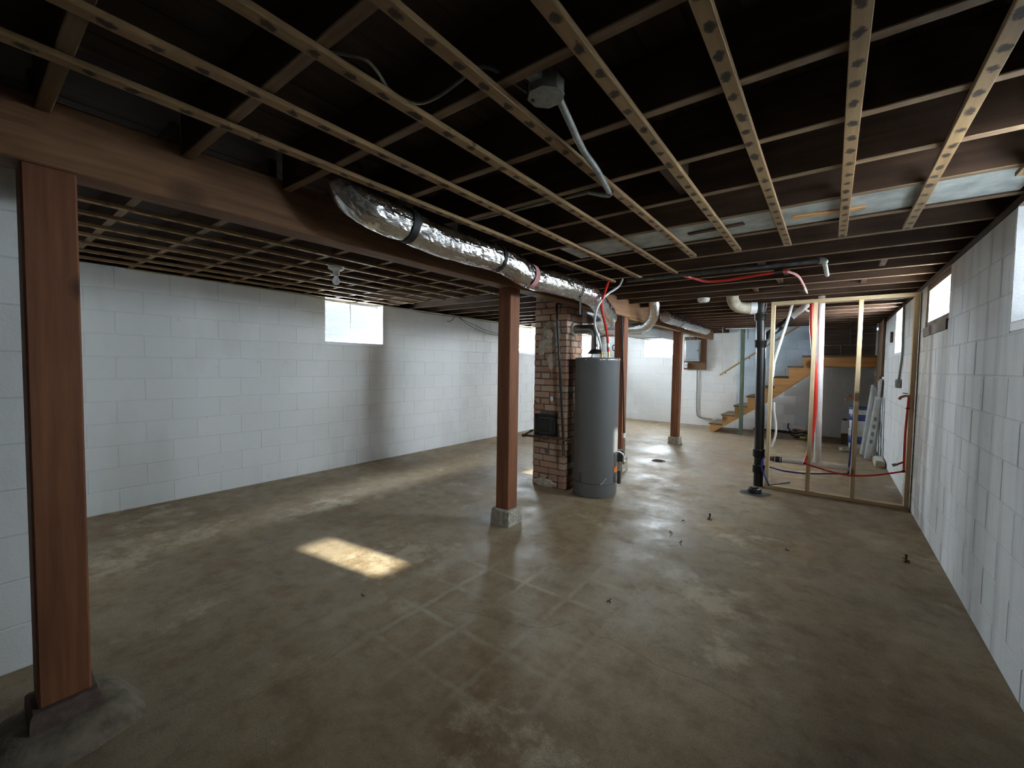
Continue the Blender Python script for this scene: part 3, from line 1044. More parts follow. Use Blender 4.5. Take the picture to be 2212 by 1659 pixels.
for r in range(rows):
    z = r * rh
    if r % 2 == 0:
        front = [(0, 0.145), (0.145, 0.145 + 0.2), (0.345, Wc)] if r % 4 == 0 else [(0, 0.215), (0.215, Wc)]
        sides = [(T, Dc - T)]
    else:
        front = [(T, T + 0.125), (T + 0.125, Wc - T)] if r % 4 == 1 else [(T, Wc - T)]
        sides = [(0, 0.2), (0.2, Dc)]
    for a, b_ in front:
        if DZ[0] - 0.03 < z + rh / 2 < DZ[1] + 0.03 and a < 0.30 and b_ > 0.05:
            if a < 0.04 and b_ > 0.04:
                put_brick(a, 0.045, 0, T, z)
            if b_ > 0.32:
                put_brick(max(a, 0.315), b_, 0, T, z)
            continue
        put_brick(a, b_, 0, T, z)
    for a, b_ in front:
        put_brick(a, b_, Dc - T, Dc, z)
    for a, b_ in sides:
        put_brick(0, T, a, b_, z)
        put_brick(Wc - T, Wc, a, b_, z)
# smeared mortar where an old flue hole was closed
def blob(cx, cz, rx, rz, seed, depth=0.014, n=26, rings=6):
    vs, fs = [], []
    vs.append((cx, -depth, cz))
    for i in range(1, rings + 1):
        t = i / rings
        for k in range(n):
            a = 2 * PI * k / n
            e = 1 + 0.35 * noise.noise(Vector((math.cos(a) * 1.6 + seed, math.sin(a) * 1.6, seed)))
            dd = depth * (1 - t ** 4) * (0.8 + 0.5 * noise.noise(Vector((t * 4 * math.cos(a), t * 4 * math.sin(a), seed)))) - 0.002
            vs.append((cx + rx * t * e * math.cos(a), -dd, cz + rz * t * e * math.sin(a)))
    for k in range(n):
        fs.append((0, 1 + k, 1 + (k + 1) % n))
    for i in range(rings - 1):
        for k in range(n):
            k2 = (k + 1) % n
            fs.append((1 + i * n + k, 1 + (i + 1) * n + k, 1 + (i + 1) * n + k2, 1 + i * n + k2))
    mb = MB()
    mb.add(vs, fs, True)
    return mb
blob(0.215, 1.74, 0.125, 0.17, 2.0, 0.007).build('mortar_patch', 'smear', chim)
blob(0.10, 1.60, 0.05, 0.09, 12.0, 0.006).build('mortar_patch', 'smear', chim)
blob(0.25, 1.45, 0.06, 0.10, 15.0, 0.005).build('mortar_patch', 'smear', chim)
mb = MB()
mb.lathe([(0.048, -0.024), (0.062, -0.020), (0.066, -0.006), (0.060, 0.0)], 22, (0.20, 0, 1.76), 'Y')
mb.build('flue_plug', 'smear', chim)
blob(0.17, 0.035, 0.16, 0.05, 5.0, 0.014).build('mortar_patch', 'smear', chim)
blob(0.25, 1.02, 0.022, 0.03, 7.0, 0.006).build('mortar_patch', 'white_trim', chim)
# iron clean-out door
dr = MB()
dr.box(0.045, 0.315, -0.012, 0.03, DZ[0], DZ[1] + 0.01, 0.004)
dr = dr.build('cleanout_door', 'soot', chim)
fr = MB()
for (a, b_, c, d) in ((0.04, 0.32, DZ[1] - 0.02, DZ[1] + 0.012), (0.04, 0.32, DZ[0] - 0.004, DZ[0] + 0.022), (0.04, 0.075, DZ[0], DZ[1]), (0.285, 0.32, DZ[0], DZ[1])):
    fr.box(a, b_, -0.022, -0.008, c, d, 0.003)
fr.build('door_frame', 'black_iron', dr)
MB().box(0.10, 0.26, -0.026, -0.010, DZ[0] + 0.04, DZ[1] - 0.045, 0.006).build('door_leaf', 'black_iron', dr)

# old black pipe slanting down the chimney and the rusty drain line under the clean-out
op = thing('black_gas_pipe', 'black iron pipe slanting down the front of the brick chimney', 'pipe', (0, 0, 0))
MB().tube(smooth_path([(-2.37, 4.16, 2.085), (-2.385, 4.10, 2.087), (-2.44, 4.07, 2.085), (-2.458, 4.068, 2.04), (-2.43, 4.068, 1.70), (-2.40, 4.065, 1.348), (-2.355, 4.06, 0.80), (-2.335, 4.055, 0.60), (-2.326, 4.055, 0.44)], 5), 0.0135, 10).build('pipe_run', 'black_iron', op)
MB().tube([(-2.332, 4.055, 0.53), (-2.325, 4.055, 0.40)], 0.018, 10).build('pipe_coupling', 'rust_iron', op)
MB().tube([(-2.325, 4.055, 0.40), (-2.324, 4.055, 0.37)], 0.020, 8).build('pipe_cap', 'copper', op)
rp = thing('rusty_pipe', 'rusty pipe crossing the chimney below the clean-out door', 'pipe', (0, 0, 0))
MB().tube([(-2.86, 4.22, 0.615), (-2.868, 4.055, 0.576), (-2.62, 4.05, 0.583), (-2.36, 4.05, 0.592)], 0.0135, 10).build('pipe_run', 'rust_iron', rp)
MB().tube([(-2.885, 4.055, 0.574), (-2.845, 4.055, 0.576)], 0.020, 10).build('pipe_elbow', 'rust_iron', rp)
MB().tube([(-2.60, 4.05, 0.583), (-2.53, 4.05, 0.586)], 0.024, 10).build('pipe_union', 'rust_iron', rp)
MB().tube([(-2.335, 4.05, 0.58), (-2.30, 4.05, 0.578), (-2.245, 4.10, 0.605)], 0.012, 10).build('pipe_stub', 'rust_iron', rp)

# ------------------------------------------------------------------ water heater
HX, HY, HR, HH = -2.047, 4.268, 0.238, 1.49
wh = thing('water_heater', 'tall grey cylindrical water heater beside the brick chimney', 'water heater', (HX, HY, 0))
hb = MB().lathe([(HR - 0.012, 0.0), (HR - 0.003, 0.02), (HR - 0.003, 0.028), (HR, 0.034), (HR, 1.452), (HR + 0.003, 1.456), (HR + 0.003, 1.480), (HR - 0.004, 1.490), (HR - 0.03, 1.492), (HR - 0.034, 1.484), (0.06, 1.492)], 56).build('tank', 'heater_grey', wh)
MB().lathe([(HR + 0.0005, 0.150), (HR + 0.003, 0.152), (HR + 0.003, 0.158), (HR + 0.0005, 0.160)], 56).build('base_seam', 'heater_ring', hb)
def arc_panel(a0, a1, z0, z1, r, t, n=14):
    vs, fs = [], []
    for rr in (r, r + t):
        for z in (z0, z1):
            for k in range(n + 1):
                a = a0 + (a1 - a0) * k / n
                vs.append((rr * math.cos(a), rr * math.sin(a), z))
    m = n + 1
    for k in range(n):
        fs += [(2 * m + k, 2 * m + k + 1, 3 * m + k + 1, 3 * m + k), (k, m + k, m + k + 1, k + 1), (k, k + 1, 2 * m + k + 1, 2 * m + k), (m + k, 3 * m + k, 3 * m + k + 1, m + k + 1)]
    fs += [(0, 2 * m, 3 * m, m), (n, m + n, 3 * m + n, 2 * m + n)]
    mb = MB()
    mb.add(vs, fs, True)
    return mb
cd = math.atan2(-HY, -HX)      # direction towards the room's near end
arc_panel(cd - 0.75, cd - 0.66, 0.16, 0.26, HR, 0.003, 4).build('label_edge', 'heater_ring', wh)
arc_panel(cd + 0.98, cd + 1.12, 0.16, 0.26, HR, 0.003, 4).build('label_edge', 'heater_ring', wh)
# round orange sticker on the tank
vs, fs = [], []
for k in range(20):
    a = 2 * PI * k / 20
    ang = cd + 1.12 + 0.040 / HR * math.cos(a)
    vs.append(((HR + 0.004) * math.cos(ang), (HR + 0.004) * math.sin(ang), 0.300 + 0.04 * math.sin(a)))
mb = MB()
mb.add(vs, [tuple(range(20))])
mb.build('orange_sticker', 'orange_sticker', wh)
# white curve drawn in for a scratch reflecting light on the lower panel
pts = []
for t in [i / 10 for i in range(11)]:
    ang = cd + 0.25 + 0.28 * t
    z = 0.155 + 0.075 * t ** 1.4 + (0.0 if t < 0.9 else -0.01)
    pts.append(((HR + 0.003) * math.cos(ang), (HR + 0.003) * math.sin(ang), z))
MB().tube(pts, 0.0028, 6).build('scratch_glint', 'white_plastic', wh)
for a in (-0.55, 0.08, 0.45, 0.95):
    mb = arc_panel(cd + a, cd + a + 0.06, 1.462, 1.474, HR + 0.003, 0.002, 3)
    mb.build('lid_clip', 'white_plastic', wh)
# draft hood and gas control
dh = MB().lathe([(0.085, 1.535), (0.088, 1.540), (0.070, 1.556), (0.055, 1.580), (0.050, 1.585)], 24, (-0.03, 0.01, 0)).build('draft_hood', 'black_iron', wh)
for a in (0.5, 2.6, 4.7):
    MB().tube([(-0.03 + 0.075 * math.cos(a), 0.01 + 0.075 * math.sin(a), 1.488), (-0.03 + 0.075 * math.cos(a), 0.01 + 0.075 * math.sin(a), 1.54)], 0.006, 6).build('hood_leg', 'galv', wh)
gc = MB().box(-0.035, 0.035, 0.0, 0.07, 0.36, 0.49, 0.008).build('gas_control', 'black_plastic', wh)
ga = cd + 1.62
gc.location = (HR * math.cos(ga) * 0.97, HR * math.sin(ga) * 0.97, 0)
gc.rotation_euler = (0, 0, ga - PI / 2)
pts = smooth_path([(0.235, -0.03, 0.485), (0.29, -0.02, 0.495), (0.325, 0.0, 0.46), (0.32, 0.02, 0.395)], 5)
MB().tube(pts, 0.010, 8).build('flexible_tube', 'white_plastic', wh)
MB().tube([(0.325, 0.02, 0.395), (0.315, 0.02, 0.365)], 0.014, 8).build('brass_fitting', 'brass', wh)
MB().box(0.228, 0.262, 0.075, 0.105, 0.125, 0.27, 0.003).build('access_cover', 'heater_ring', wh)
MB().tube([(0.25, 0.09, 0.27), (0.25, 0.09, 0.37)], 0.006, 6).build('thermocouple_tube', 'galv', wh)
for (a, m) in ((0.06, 'pex_white'), (0.14, 'copper')):
    MB().tube([(a * 0.9, -0.02 + a * 0.2, 1.488), (a * 0.9, -0.02 + a * 0.2, 1.56)], 0.012, 8).build('water_nipple', 'brass', wh)

vp = thing('flue_pipe', 'shiny metal flue pipe bending from the heater top into the chimney', 'flue pipe', (0, 0, 0))
VX, VY = HX - 0.03, HY + 0.01
MB().tube([(VX, VY, 1.575), (VX, VY, 1.735)], 0.050, 20).build('pipe_riser', 'vent_metal', vp)
el = [(VX - 0.075 + 0.075 * math.cos(a), VY, 1.735 + 0.075 * math.sin(a)) for a in [PI / 2 * i / 8 for i in range(9)]]
MB().tube(el, 0.053, 20, wob=lambda i, k: 0.03 * (i % 2)).build('pipe_elbow', 'vent_metal', vp)
MB().tube([(VX - 0.075, VY, 1.81), (CX1 - 0.02, VY, 1.812)], 0.051, 20).build('pipe_run', 'vent_metal', vp)
MB().lathe([(0.052, CX1 - 0.002), (0.080, CX1 - 0.001), (0.075, CX1 + 0.012), (0.052, CX1 + 0.02)], 20, (0, VY, 1.812), 'X').build('mortar_collar', 'plaster', vp)

wx = thing('white_water_pipe', 'white plastic water pipe rising from the heater to the joists', 'pipe', (0, 0, 0))
MB().tube(smooth_path([(-1.99, 4.26, 1.56), (-1.96, 4.12, 1.68), (-1.84, 3.76, 1.80), (-1.765, 3.635, 1.92), (-1.75, 3.71, 2.02), (-1.75, 3.85, 2.103), (-1.75, 4.0, 2.165), (-1.75, 4.12, 2.225), (-1.75, 4.19, 2.30)], 6), 0.0115, 9).build('pipe_run', 'pex_white', wx)
rx = thing('red_water_pipe', 'red plastic water pipe rising from the heater past the foil duct', 'pipe', (0, 0, 0))
MB().tube(smooth_path([(-1.92, 4.26, 1.56), (-1.91, 4.20, 1.73), (-1.84, 3.97, 1.86), (-1.765, 3.735, 1.96), (-1.745, 3.72, 2.04), (-1.743, 3.76, 2.11), (-1.742, 3.80, 2.17), (-1.742, 3.83, 2.219)], 6), 0.0135, 9).build('pipe_run', 'pex_red', rx)
MB().lathe([(0.016, 1.60), (0.020, 1.61), (0.020, 1.64), (0.016, 1.65)], 12, (-1.916, 4.242, 0)).build('metal_union', 'galv', rx)

# ------------------------------------------------------------------ foil ducts
def duct(name, label, pts, r, straps=(), group=None, cat='duct', step=10):
    root = thing(name, label, cat, (0, 0, 0), 0, group)
    path = smooth_path(pts, step)
    # resample evenly
    L0 = [0.0]
    for a, b_ in zip(path, path[1:]):
        L0.append(L0[-1] + (b_ - a).length)
    n = max(8, int(L0[-1] / 0.017))
    res = []
    j = 0
    for i in range(n + 1):
        d = L0[-1] * i / n
        while j < len(L0) - 2 and L0[j + 1] < d:
            j += 1
        t = (d - L0[j]) / max(1e-6, L0[j + 1] - L0[j])
        res.append(path[j].lerp(path[j + 1], t))
    frng = random.Random(len(pts))
    def wob(i, k):
        a = 2 * PI * k / 40
        return (0.055 * noise.noise(Vector((math.cos(a) * 2.5, math.sin(a) * 2.5, i * 0.16)))
                + 0.022 * noise.noise(Vector((math.cos(a) * 7, math.sin(a) * 7, i * 0.55)))
                + frng.uniform(-0.016, 0.016))
    rs = []
    for i, p in enumerate(res):
        k = 1.0
        for s in straps:
            d = abs(p.y - s[0])
            if d < 0.06:
                k = min(k, 0.93 + 0.07 * d / 0.06)
        rs.append(r * k)
    tb = MB().tube(res, rs, 40, wob=wob)
    tb.s = [False] * len(tb.s)
    tb.build('foil_sleeve', 'foil', root)
    for (sy, w, mname, pn) in straps:
        i = min(range(len(res)), key=lambda q: abs(res[q].y - sy))
        i = max(1, min(len(res) - 2, i))
        tn = (res[i + 1] - res[i - 1]).normalized()
        c = res[i]
        MB().tube([c - tn * w / 2, c + tn * w / 2], r * 1.015, 36, caps=False).build(pn, mname, root)
    return root
DXC = -1.862
dd = duct('foil_duct', 'long silver foil flexible duct slung along the beam with black straps', [
    (-1.93, 1.17, 2.34), (-1.90, 1.20, 2.22), (DXC, 1.31, 2.158), (DXC, 1.50, 2.142), (DXC, 1.81, 2.120), (DXC, 2.20, 2.128), (DXC, 2.42, 2.118), (DXC, 2.67, 2.075), (DXC, 3.0, 2.085), (DXC, 3.40, 2.085), (DXC - 0.005, 3.80, 2.066), (-1.92, 4.02, 2.035), (-2.06, 4.56, 1.965), (-2.25, 4.80, 1.94), (-2.40, 4.86, 1.94)],
    0.091, ((1.505, 0.045, 'black_strap', 'strap'), (2.27, 0.028, 'black_strap', 'strap'), (2.665, 0.055, 'pink_tape', 'tape_band'), (3.40, 0.016, 'black_strap', 'strap')))
# loose ends of the straps
MB().tube([(DXC, 1.50, 2.19), (DXC - 0.01, 1.50, 2.245)], 0.006, 5).build('strap_tail', 'black_strap', dd)
MB().box(DXC + 0.05, DXC + 0.053, 3.385, 3.415, 1.86, 2.02).build('strap_tail', 'black_strap', dd)
duct('foil_duct', 'short crumpled foil duct dropping under the beam behind the heater post', [
    (-1.93, 5.66, 2.36), (-1.93, 5.72, 2.20), (-1.99, 5.84, 2.07), (-2.10, 5.93, 1.985), (-2.24, 6.0, 1.965), (-2.40, 6.05, 1.965)], 0.068)
duct('foil_duct', 'far foil duct lying along the beam near the farthest post', [
    (-1.97, 6.32, 2.138), (-1.97, 6.55, 2.136), (-1.965, 7.1, 2.133), (-1.96, 7.8, 2.13), (-1.955, 8.5, 2.125), (-1.95, 8.75, 2.12)], 0.083,
    ((7.0, 0.03, 'black_strap', 'strap'),))
tr = thing('sheet_metal_trunk', 'rectangular galvanized duct trunk hung behind the beam', 'duct', (0, 0, 1.92))
MB().box(-2.86, -2.405, 4.70, 8.4, 0.0, 0.19, 0.004).build('trunk_body', 'galv', tr)
for y in (5.6, 6.55, 7.5):
    MB().box(-2.868, -2.398, y, y + 0.025, -0.008, 0.198).build('trunk_seam', 'galv', tr)
MB().box(-2.72, -2.70, 6.0, 6.03, 0.19, 0.32).build('hanger_strap', 'galv', tr)
MB().box(-2.72, -2.70, 7.9, 7.93, 0.19, 0.32).build('hanger_strap', 'galv', tr)

# gas pipe on the post behind the heater
gp = thing('gas_pipe', 'thin dark gas pipe with a brass valve running down the post behind the heater', 'pipe', (0, 0, 0))
MB().tube([(-2.205, 5.30, 2.22), (-2.203, 5.30, 2.0), (-2.165, 5.30, 1.2), (-2.14, 5.30, 0.53)], 0.011, 8).build('pipe_run', 'black_iron', gp)
MB().tube([(-2.14, 5.30, 0.53), (-2.14, 5.30, 0.47)], 0.020, 10).build('valve_body', 'white_plastic', gp)
MB().tube([(-2.14, 5.30, 0.47), (-2.14, 5.30, 0.44)], 0.017, 8).build('valve_nut', 'brass', gp)
MB().tube(smooth_path([(-2.14, 5.30, 0.44), (-2.13, 5.28, 0.25), (-2.08, 5.1, 0.20), (-1.90, 4.75, 0.30), (-1.76, 4.40, 0.36)], 6), 0.008, 8).build('flex_line', 'conduit_metal', gp)

# ------------------------------------------------------------------ ceiling wiring
jb = thing('junction_box', 'octagonal metal junction box hanging between joists near the camera', 'junction box', (-0.735, 1.128, 2.225))
oct_ = [(0.058 * math.cos(PI / 8 + i * PI / 4), 0.058 * math.sin(PI / 8 + i * PI / 4)) for i in range(8)]
MB().prism([(p[0] * 0.97, p[1] * 0.97) for p in oct_], 'Z', 0.003, 0.042).build('box_body', 'conduit_metal', jb)
cv = MB().prism(oct_, 'Z', -0.003, 0.003).build('cover_plate', 'conduit_metal', jb)
MB().tube([(-0.040, -0.012, -0.006), (-0.040, -0.012, -0.002)], 0.006, 8).build('knockout', 'black_plastic', cv)
MB().box(-0.02, 0.02, -0.082, -0.05, 0.02, 0.06).build('bracket', 'conduit_metal', jb)
bx = thing('armored_cable', 'pale armored cable curving from the junction box under the joists', 'cable', (0, 0, 0))
MB().tube(smooth_path([(-0.715, 1.175, 2.235), (-0.742, 1.30, 2.220), (-0.776, 1.453, 2.208), (-0.80, 1.62, 2.204), (-0.835, 1.80, 2.195), (-0.852, 1.868, 2.198), (-0.895, 1.900, 2.214), (-0.98, 1.905, 2.25)], 8), 0.0125, 10).build('pale_sheath', 'conduit_metal', bx)
MB().tube(smooth_path([(-0.98, 1.905, 2.25), (-1.2, 1.905, 2.254), (-1.5, 1.900, 2.256), (-1.85, 1.895, 2.258)], 6), 0.0115, 10).build('dark_sheath', 'cable_grey', bx)
MB().tube([(-0.842, 1.835, 2.197), (-0.849, 1.858, 2.197)], 0.015, 10).build('tape_wrap', 'black_strap', bx)
tag(MB().tube(smooth_path([(-0.79, 1.105, 2.247), (-0.834, 0.99, 2.27), (-0.87, 0.95, 2.262), (-0.94, 0.955, 2.255), (-1.04, 0.95, 2.24), (-1.105, 0.925, 2.236), (-1.13, 0.85, 2.245), (-1.10, 0.775, 2.256), (-1.10, 0.73, 2.262), (-1.16, 0.665, 2.27)], 7), 0.0055, 7).build('lamp_wire', 'cable_grey'), 'thin looping wire running from the octagonal junction box across the joists', 'wire')

# keyless lamp holder with a bulb
lb = thing('bulb_fixture', 'white ceiling lamp holder with an unlit bulb near the long white wall', 'light fixture', (-3.43, 2.02, 2.22))
MB().lathe([(0.066, -0.001), (0.067, -0.018), (0.050, -0.030), (0.030, -0.034), (0.026, -0.060), (0.027, -0.075), (0.010, -0.076)], 28).build('lamp_holder', 'white_plastic', lb)
MB().lathe([(0.013, -0.075), (0.016, -0.085), (0.027, -0.105), (0.032, -0.122), (0.029, -0.138), (0.018, -0.150), (0.004, -0.154)], 24).build('bulb', 'bulb_glass', lb)

sd = thing('smoke_detector', 'small white round smoke detector under the far joists', 'smoke detector', (-1.262, 5.497, JB))
MB().lathe([(0.068, -0.001), (0.070, -0.020), (0.062, -0.040), (0.050, -0.046), (0.02, -0.048)], 28).build('detector_body', 'white_plastic', sd)
MB().lathe([(0.012, -0.046), (0.012, -0.051), (0.004, -0.052)], 14, (0.0, -0.012, 0)).build('test_button', 'cable_grey', sd)

# pipes under the far joists
ip = thing('iron_water_pipe', 'grey iron pipe hung crosswise under the joists past the strip ends', 'pipe', (0, 0, 0))
MB().tube([(-1.55, 3.82, 2.199), (-1.03, 3.84, 2.199), (-0.10, 3.885, 2.199)], 0.0165, 10).build('pipe_run', 'dark_pipe', ip)
MB().tube([(-0.105, 3.885, 2.2), (-0.075, 3.90, 2.2), (-0.07, 3.93, 2.2)], 0.024, 10).build('pipe_elbow', 'conduit_metal', ip)
MB().tube([(-0.072, 3.92, 2.2), (-0.058, 4.50, 2.2)], 0.0165, 10).build('pipe_run', 'conduit_metal', ip)
rc = thing('red_ceiling_pipe', 'red plastic pipe sagging under the joists near the smoke detector', 'pipe', (0, 0, 0))
MB().tube(smooth_path([(-1.09, 3.93, 2.218), (-1.02, 4.08, 2.205), (-0.93, 4.20, 2.190), (-0.78, 4.22, 2.188), (-0.62, 4.21, 2.198), (-0.40, 4.22, 2.215), (-0.33, 4.26, 2.225)], 6), 0.0125, 9).build('pipe_run', 'pex_red', rc)
MB().tube([(-0.42, 4.218, 2.215), (-0.36, 4.235, 2.218)], 0.018, 9).build('pipe_clamp', 'black_plastic', rc)
pk = thing('pink_supply_pipe', 'faded pink pipe running under the joists toward the stud frame', 'pipe', (0, 0, 0))
MB().tube(smooth_path([(-0.33, 4.28, 2.226), (-0.27, 4.50, 2.222), (-0.25, 4.95, 2.222), (-0.24, 5.60, 2.222)], 5), 0.0105, 8).build('pipe_run', 'pink_tape', pk)
MB().tube([(-0.245, 5.2, 2.222), (-0.242, 5.5, 2.222)], 0.0112, 8).build('white_sleeve', 'pex_white', pk)

# ------------------------------------------------------------------ stack, clean-out, partition frame
ST = (-0.674, 5.80)
sk = thing('soil_stack', 'tall black cast iron soil pipe standing beside the stud frame', 'soil pipe', (ST[0], ST[1], 0))
MB().tube([(0.025, 0, 0.0), (0.02, 0, 0.5), (0, 0, 1.6), (-0.02, 0, 2.12)], 0.051, 24).build('pipe_body', 'black_iron', sk)
for z0, z1, dx in ((1.66, 1.74, -0.005), (0.355, 0.44, 0.018), (0.165, 0.25, 0.022), (1.98, 2.06, -0.018)):
    MB().lathe([(0.053, z0 - 0.012), (0.062, z0), (0.062, z1 - 0.02), (0.067, z1 - 0.016), (0.067, z1), (0.053, z1 + 0.002)], 24, (dx, 0, 0)).build('pipe_hub', 'black_iron', sk)
MB().tube(smooth_path([(0.0, 0.02, 1.72), (0.06, 0.10, 1.80), (0.13, 0.15, 1.87), (0.19, 0.185, 1.925)], 4), 0.045, 16).build('wye_branch', 'black_iron', sk)
MB().tube([(-0.02, 0, 2.10), (-0.02, 0, 2.17)], 0.062, 20).build('top_hub', 'black_iron', sk)
eb = thing('beige_drain_elbow', 'dirty beige plastic drain elbow curving from the joists to the black stack', 'pipe', (0, 0, 0))
MB().tube(smooth_path([(-0.985, 5.70, 2.43), (-0.985, 5.70, 2.29), (-0.975, 5.70, 2.21), (-0.93, 5.715, 2.145), (-0.85, 5.74, 2.12), (-0.745, 5.775, 2.115)], 7), 0.066, 22).build('elbow_pipe', 'pvc_old', eb)
MB().tube([(-0.80, 5.757, 2.117), (-0.735, 5.778, 2.115)], 0.071, 22).build('pale_collar', 'pvc_white', eb)
cap = thing('drain_cleanout', 'black plastic clean-out cap standing on the floor in front of the black stack', 'drain cap', (-0.638, 5.40, 0))
MB().lathe([(0.073, 0.0), (0.073, 0.052), (0.068, 0.058), (0.058, 0.060), (0.056, 0.050), (0.01, 0.050)], 28).build('cap_body', 'black_plastic', cap)
MB().box(-0.022, 0.022, -0.022, 0.022, 0.049, 0.066, 0.003).build('square_plug', 'black_plastic', cap)
def splat(rx_, ry_, seed, h=0.004, n=22):
    vs = [(0, 0, h)]
    for k in range(n):
        a = 2 * PI * k / n
        e = 1 + 0.45 * noise.noise(Vector((math.cos(a) * 1.5, math.sin(a) * 1.5, seed)))
        vs.append((rx_ * e * math.cos(a), ry_ * e * math.sin(a), 0.0006))
    mb_ = MB()
    mb_.add(vs, [(0, 1 + k, 1 + (k + 1) % n) for k in range(n)], True)
    return mb_
splat(0.17, 0.12, 3.3, 0.02).build('dirt_mound', 'soot', cap)

sf = thing('stud_frame', 'new pale timber stud frame for a partition by the right-hand wall', 'stud frame', (0, 5.73, 0))
FX0, FX1, FD = -0.580, 0.672, 0.089
FT = 2.172
MB().box(FX0, FX1, 0, FD, 0.0, 0.038, 0.002).build('bottom_plate', 'plate_wood', sf)
MB().box(FX0, FX1, 0, FD, FT - 0.038, FT, 0.002).build('top_plate', 'plate_wood', sf)
stud_me = MB().box(-0.019, 0.019, 0.001, FD - 0.001, 0.038, FT - 0.038, 0.002).mesh('stud')
stud_me.materials.append(MATS['stud_wood'])
for x in (FX0 + 0.020, -0.164, 0.226, FX1 - 0.020):
    o = bpy.data.objects.new('stud', stud_me)
    col.objects.link(o)
    o.parent = sf
    o.location = (x, 0, 0)

PY = 5.955
pv = thing('pvc_drain', 'white plastic drain with vertical pipe and tee behind the stud frame', 'drain pipe', (0, PY, 0))
MB().tube([(-0.089, 0, 0.37), (-0.117, 0, 2.23)], 0.034, 20).build('vertical_pipe', 'pvc_white', pv)
MB().tube([(-0.43, 0, 0.314), (-0.15, 0, 0.314)], 0.030, 18).build('horizontal_pipe', 'pvc_white', pv)
MB().tube([(0.0, 0, 0.314), (0.20, 0, 0.314)], 0.032, 18).build('horizontal_pipe', 'pvc_white', pv)
te = MB().tube([(-0.155, 0, 0.314), (0.01, 0, 0.314)], 0.038, 20)
te.tube([(-0.088, 0, 0.32), (-0.089, 0, 0.385)], 0.039, 20)
te.build('tee_fitting', 'pvc_white', pv)
MB().tube([(-0.56, 0, 0.314), (-0.50, 0, 0.314)], 0.028, 16).build('steel_nipple', 'rust_iron', pv)
cp = MB().tube([(-0.515, 0, 0.314), (-0.43, 0, 0.314)], 0.037, 20).build('rubber_coupling', 'black_plastic', pv)
for x in (-0.50, -0.445):
    MB().tube([(x - 0.005, 0, 0.314), (x + 0.005, 0, 0.314)], 0.0385, 20).build('hose_clamp', 'galv', cp)
MB().tube([(0.195, 0, 0.314), (0.215, 0, 0.314)], 0.036, 18).build('end_cap', 'pvc_white', pv)

pd = thing('pvc_branch', 'white plastic branch pipe slanting up from the black stack behind the stud frame', 'drain pipe', (0, 0, 0))
MB().tube([(-0.415, 6.0, 1.995), (-0.225, 6.0, 2.175)], 0.034, 18).build('branch_pipe', 'pvc_white', pd)
MB().tube([(-0.475, 5.985, 1.93), (-0.40, 6.0, 2.008)], 0.040, 18).build('rubber_coupling', 'black_plastic', pd)
MB().tube(smooth_path([(-0.36, 6.0, 2.20), (-0.28, 6.02, 2.185), (-0.24, 6.03, 2.17)], 4), 0.014, 8).build('white_elbow', 'pex_white', pd)
MB().tube(smooth_path([(-0.27, 6.03, 2.12), (-0.25, 6.03, 2.085), (-0.21, 6.03, 2.075), (-0.19, 6.03, 2.10), (-0.20, 6.03, 2.13)], 5), 0.012, 8).build('white_bend', 'pex_white', pd)
tag(MB().tube([(-0.382, 5.90, 2.17), (-0.542, 5.86, 1.476), (-0.553, 5.86, 1.30)], 0.0155, 10).build('white_vent_pipe', 'pex_white'), 'thin white pipe leaning down beside the first stud of the new frame', 'pipe')
tag(MB().tube(smooth_path([(-0.530, 5.90, 1.00), (-0.525, 5.90, 0.90), (-0.505, 5.90, 0.77), (-0.498, 5.90, 0.65), (-0.512, 5.90, 0.55), (-0.535, 5.90, 0.47)], 5), 0.0115, 8).build('white_hose', 'pex_white'), 'short curved white hose hanging behind the first stud', 'hose')

rr_ = thing('red_supply_line', 'red plastic supply line falling through the stud frame and looping to the end stud', 'pipe', (0, 0, 0))
MB().tube(smooth_path([(-0.205, 5.90, 2.20), (-0.196, 5.89, 1.871), (-0.180, 5.885, 1.72), (-0.150, 5.885, 1.411), (-0.138, 5.885, 1.285), (-0.130, 5.88, 1.05), (-0.131, 5.87, 0.861), (-0.142, 5.85, 0.685), (-0.168, 5.78, 0.50), (-0.196, 5.70, 0.36)], 6), [0.021] * 34 + [0.021 - 0.007 * i / 20 for i in range(21)], 10).build('riser_pipe', 'pex_red', rr_)
MB().tube(smooth_path([(-0.196, 5.70, 0.352), (-0.08, 5.70, 0.325), (0.007, 5.70, 0.305), (0.17, 5.70, 0.284), (0.30, 5.70, 0.298), (0.435, 5.70, 0.332), (0.614, 5.70, 0.395)], 6), 0.0088, 8).build('loop_pipe', 'pex_red', rr_)
MB().tube(smooth_path([(0.616, 5.70, 0.40), (0.613, 5.70, 0.55), (0.612, 5.70, 0.777), (0.618, 5.70, 1.0), (0.622, 5.70, 1.14)], 5), 0.0098, 8).build('end_riser', 'pex_red', rr_)
MB().tube([(-0.200, 5.70, 0.365), (-0.192, 5.70, 0.345)], 0.014, 8).build('elbow_fitting', 'black_plastic', rr_)
MB().tube([(0.604, 5.70, 0.393), (0.626, 5.70, 0.400)], 0.013, 8).build('elbow_fitting', 'black_plastic', rr_)
MB().tube([(0.610, 5.70, 0.49), (0.545, 5.70, 0.445)], 0.009, 8).build('branch_stub', 'pex_red', rr_)
MB().tube([(0.560, 5.70, 0.458), (0.528, 5.70, 0.443)], 0.014, 8).build('stop_valve', 'conduit_metal', rr_)
MB().tube([(0.62, 5.70, 1.02), (0.62, 5.70, 1.035)], 0.016, 8).build('pipe_clamp', 'black_plastic', rr_)
fa = MB()
fa.tube([(0.636, 5.70, 1.15), (0.60, 5.70, 1.15), (0.565, 5.69, 1.138)], 0.012, 8)
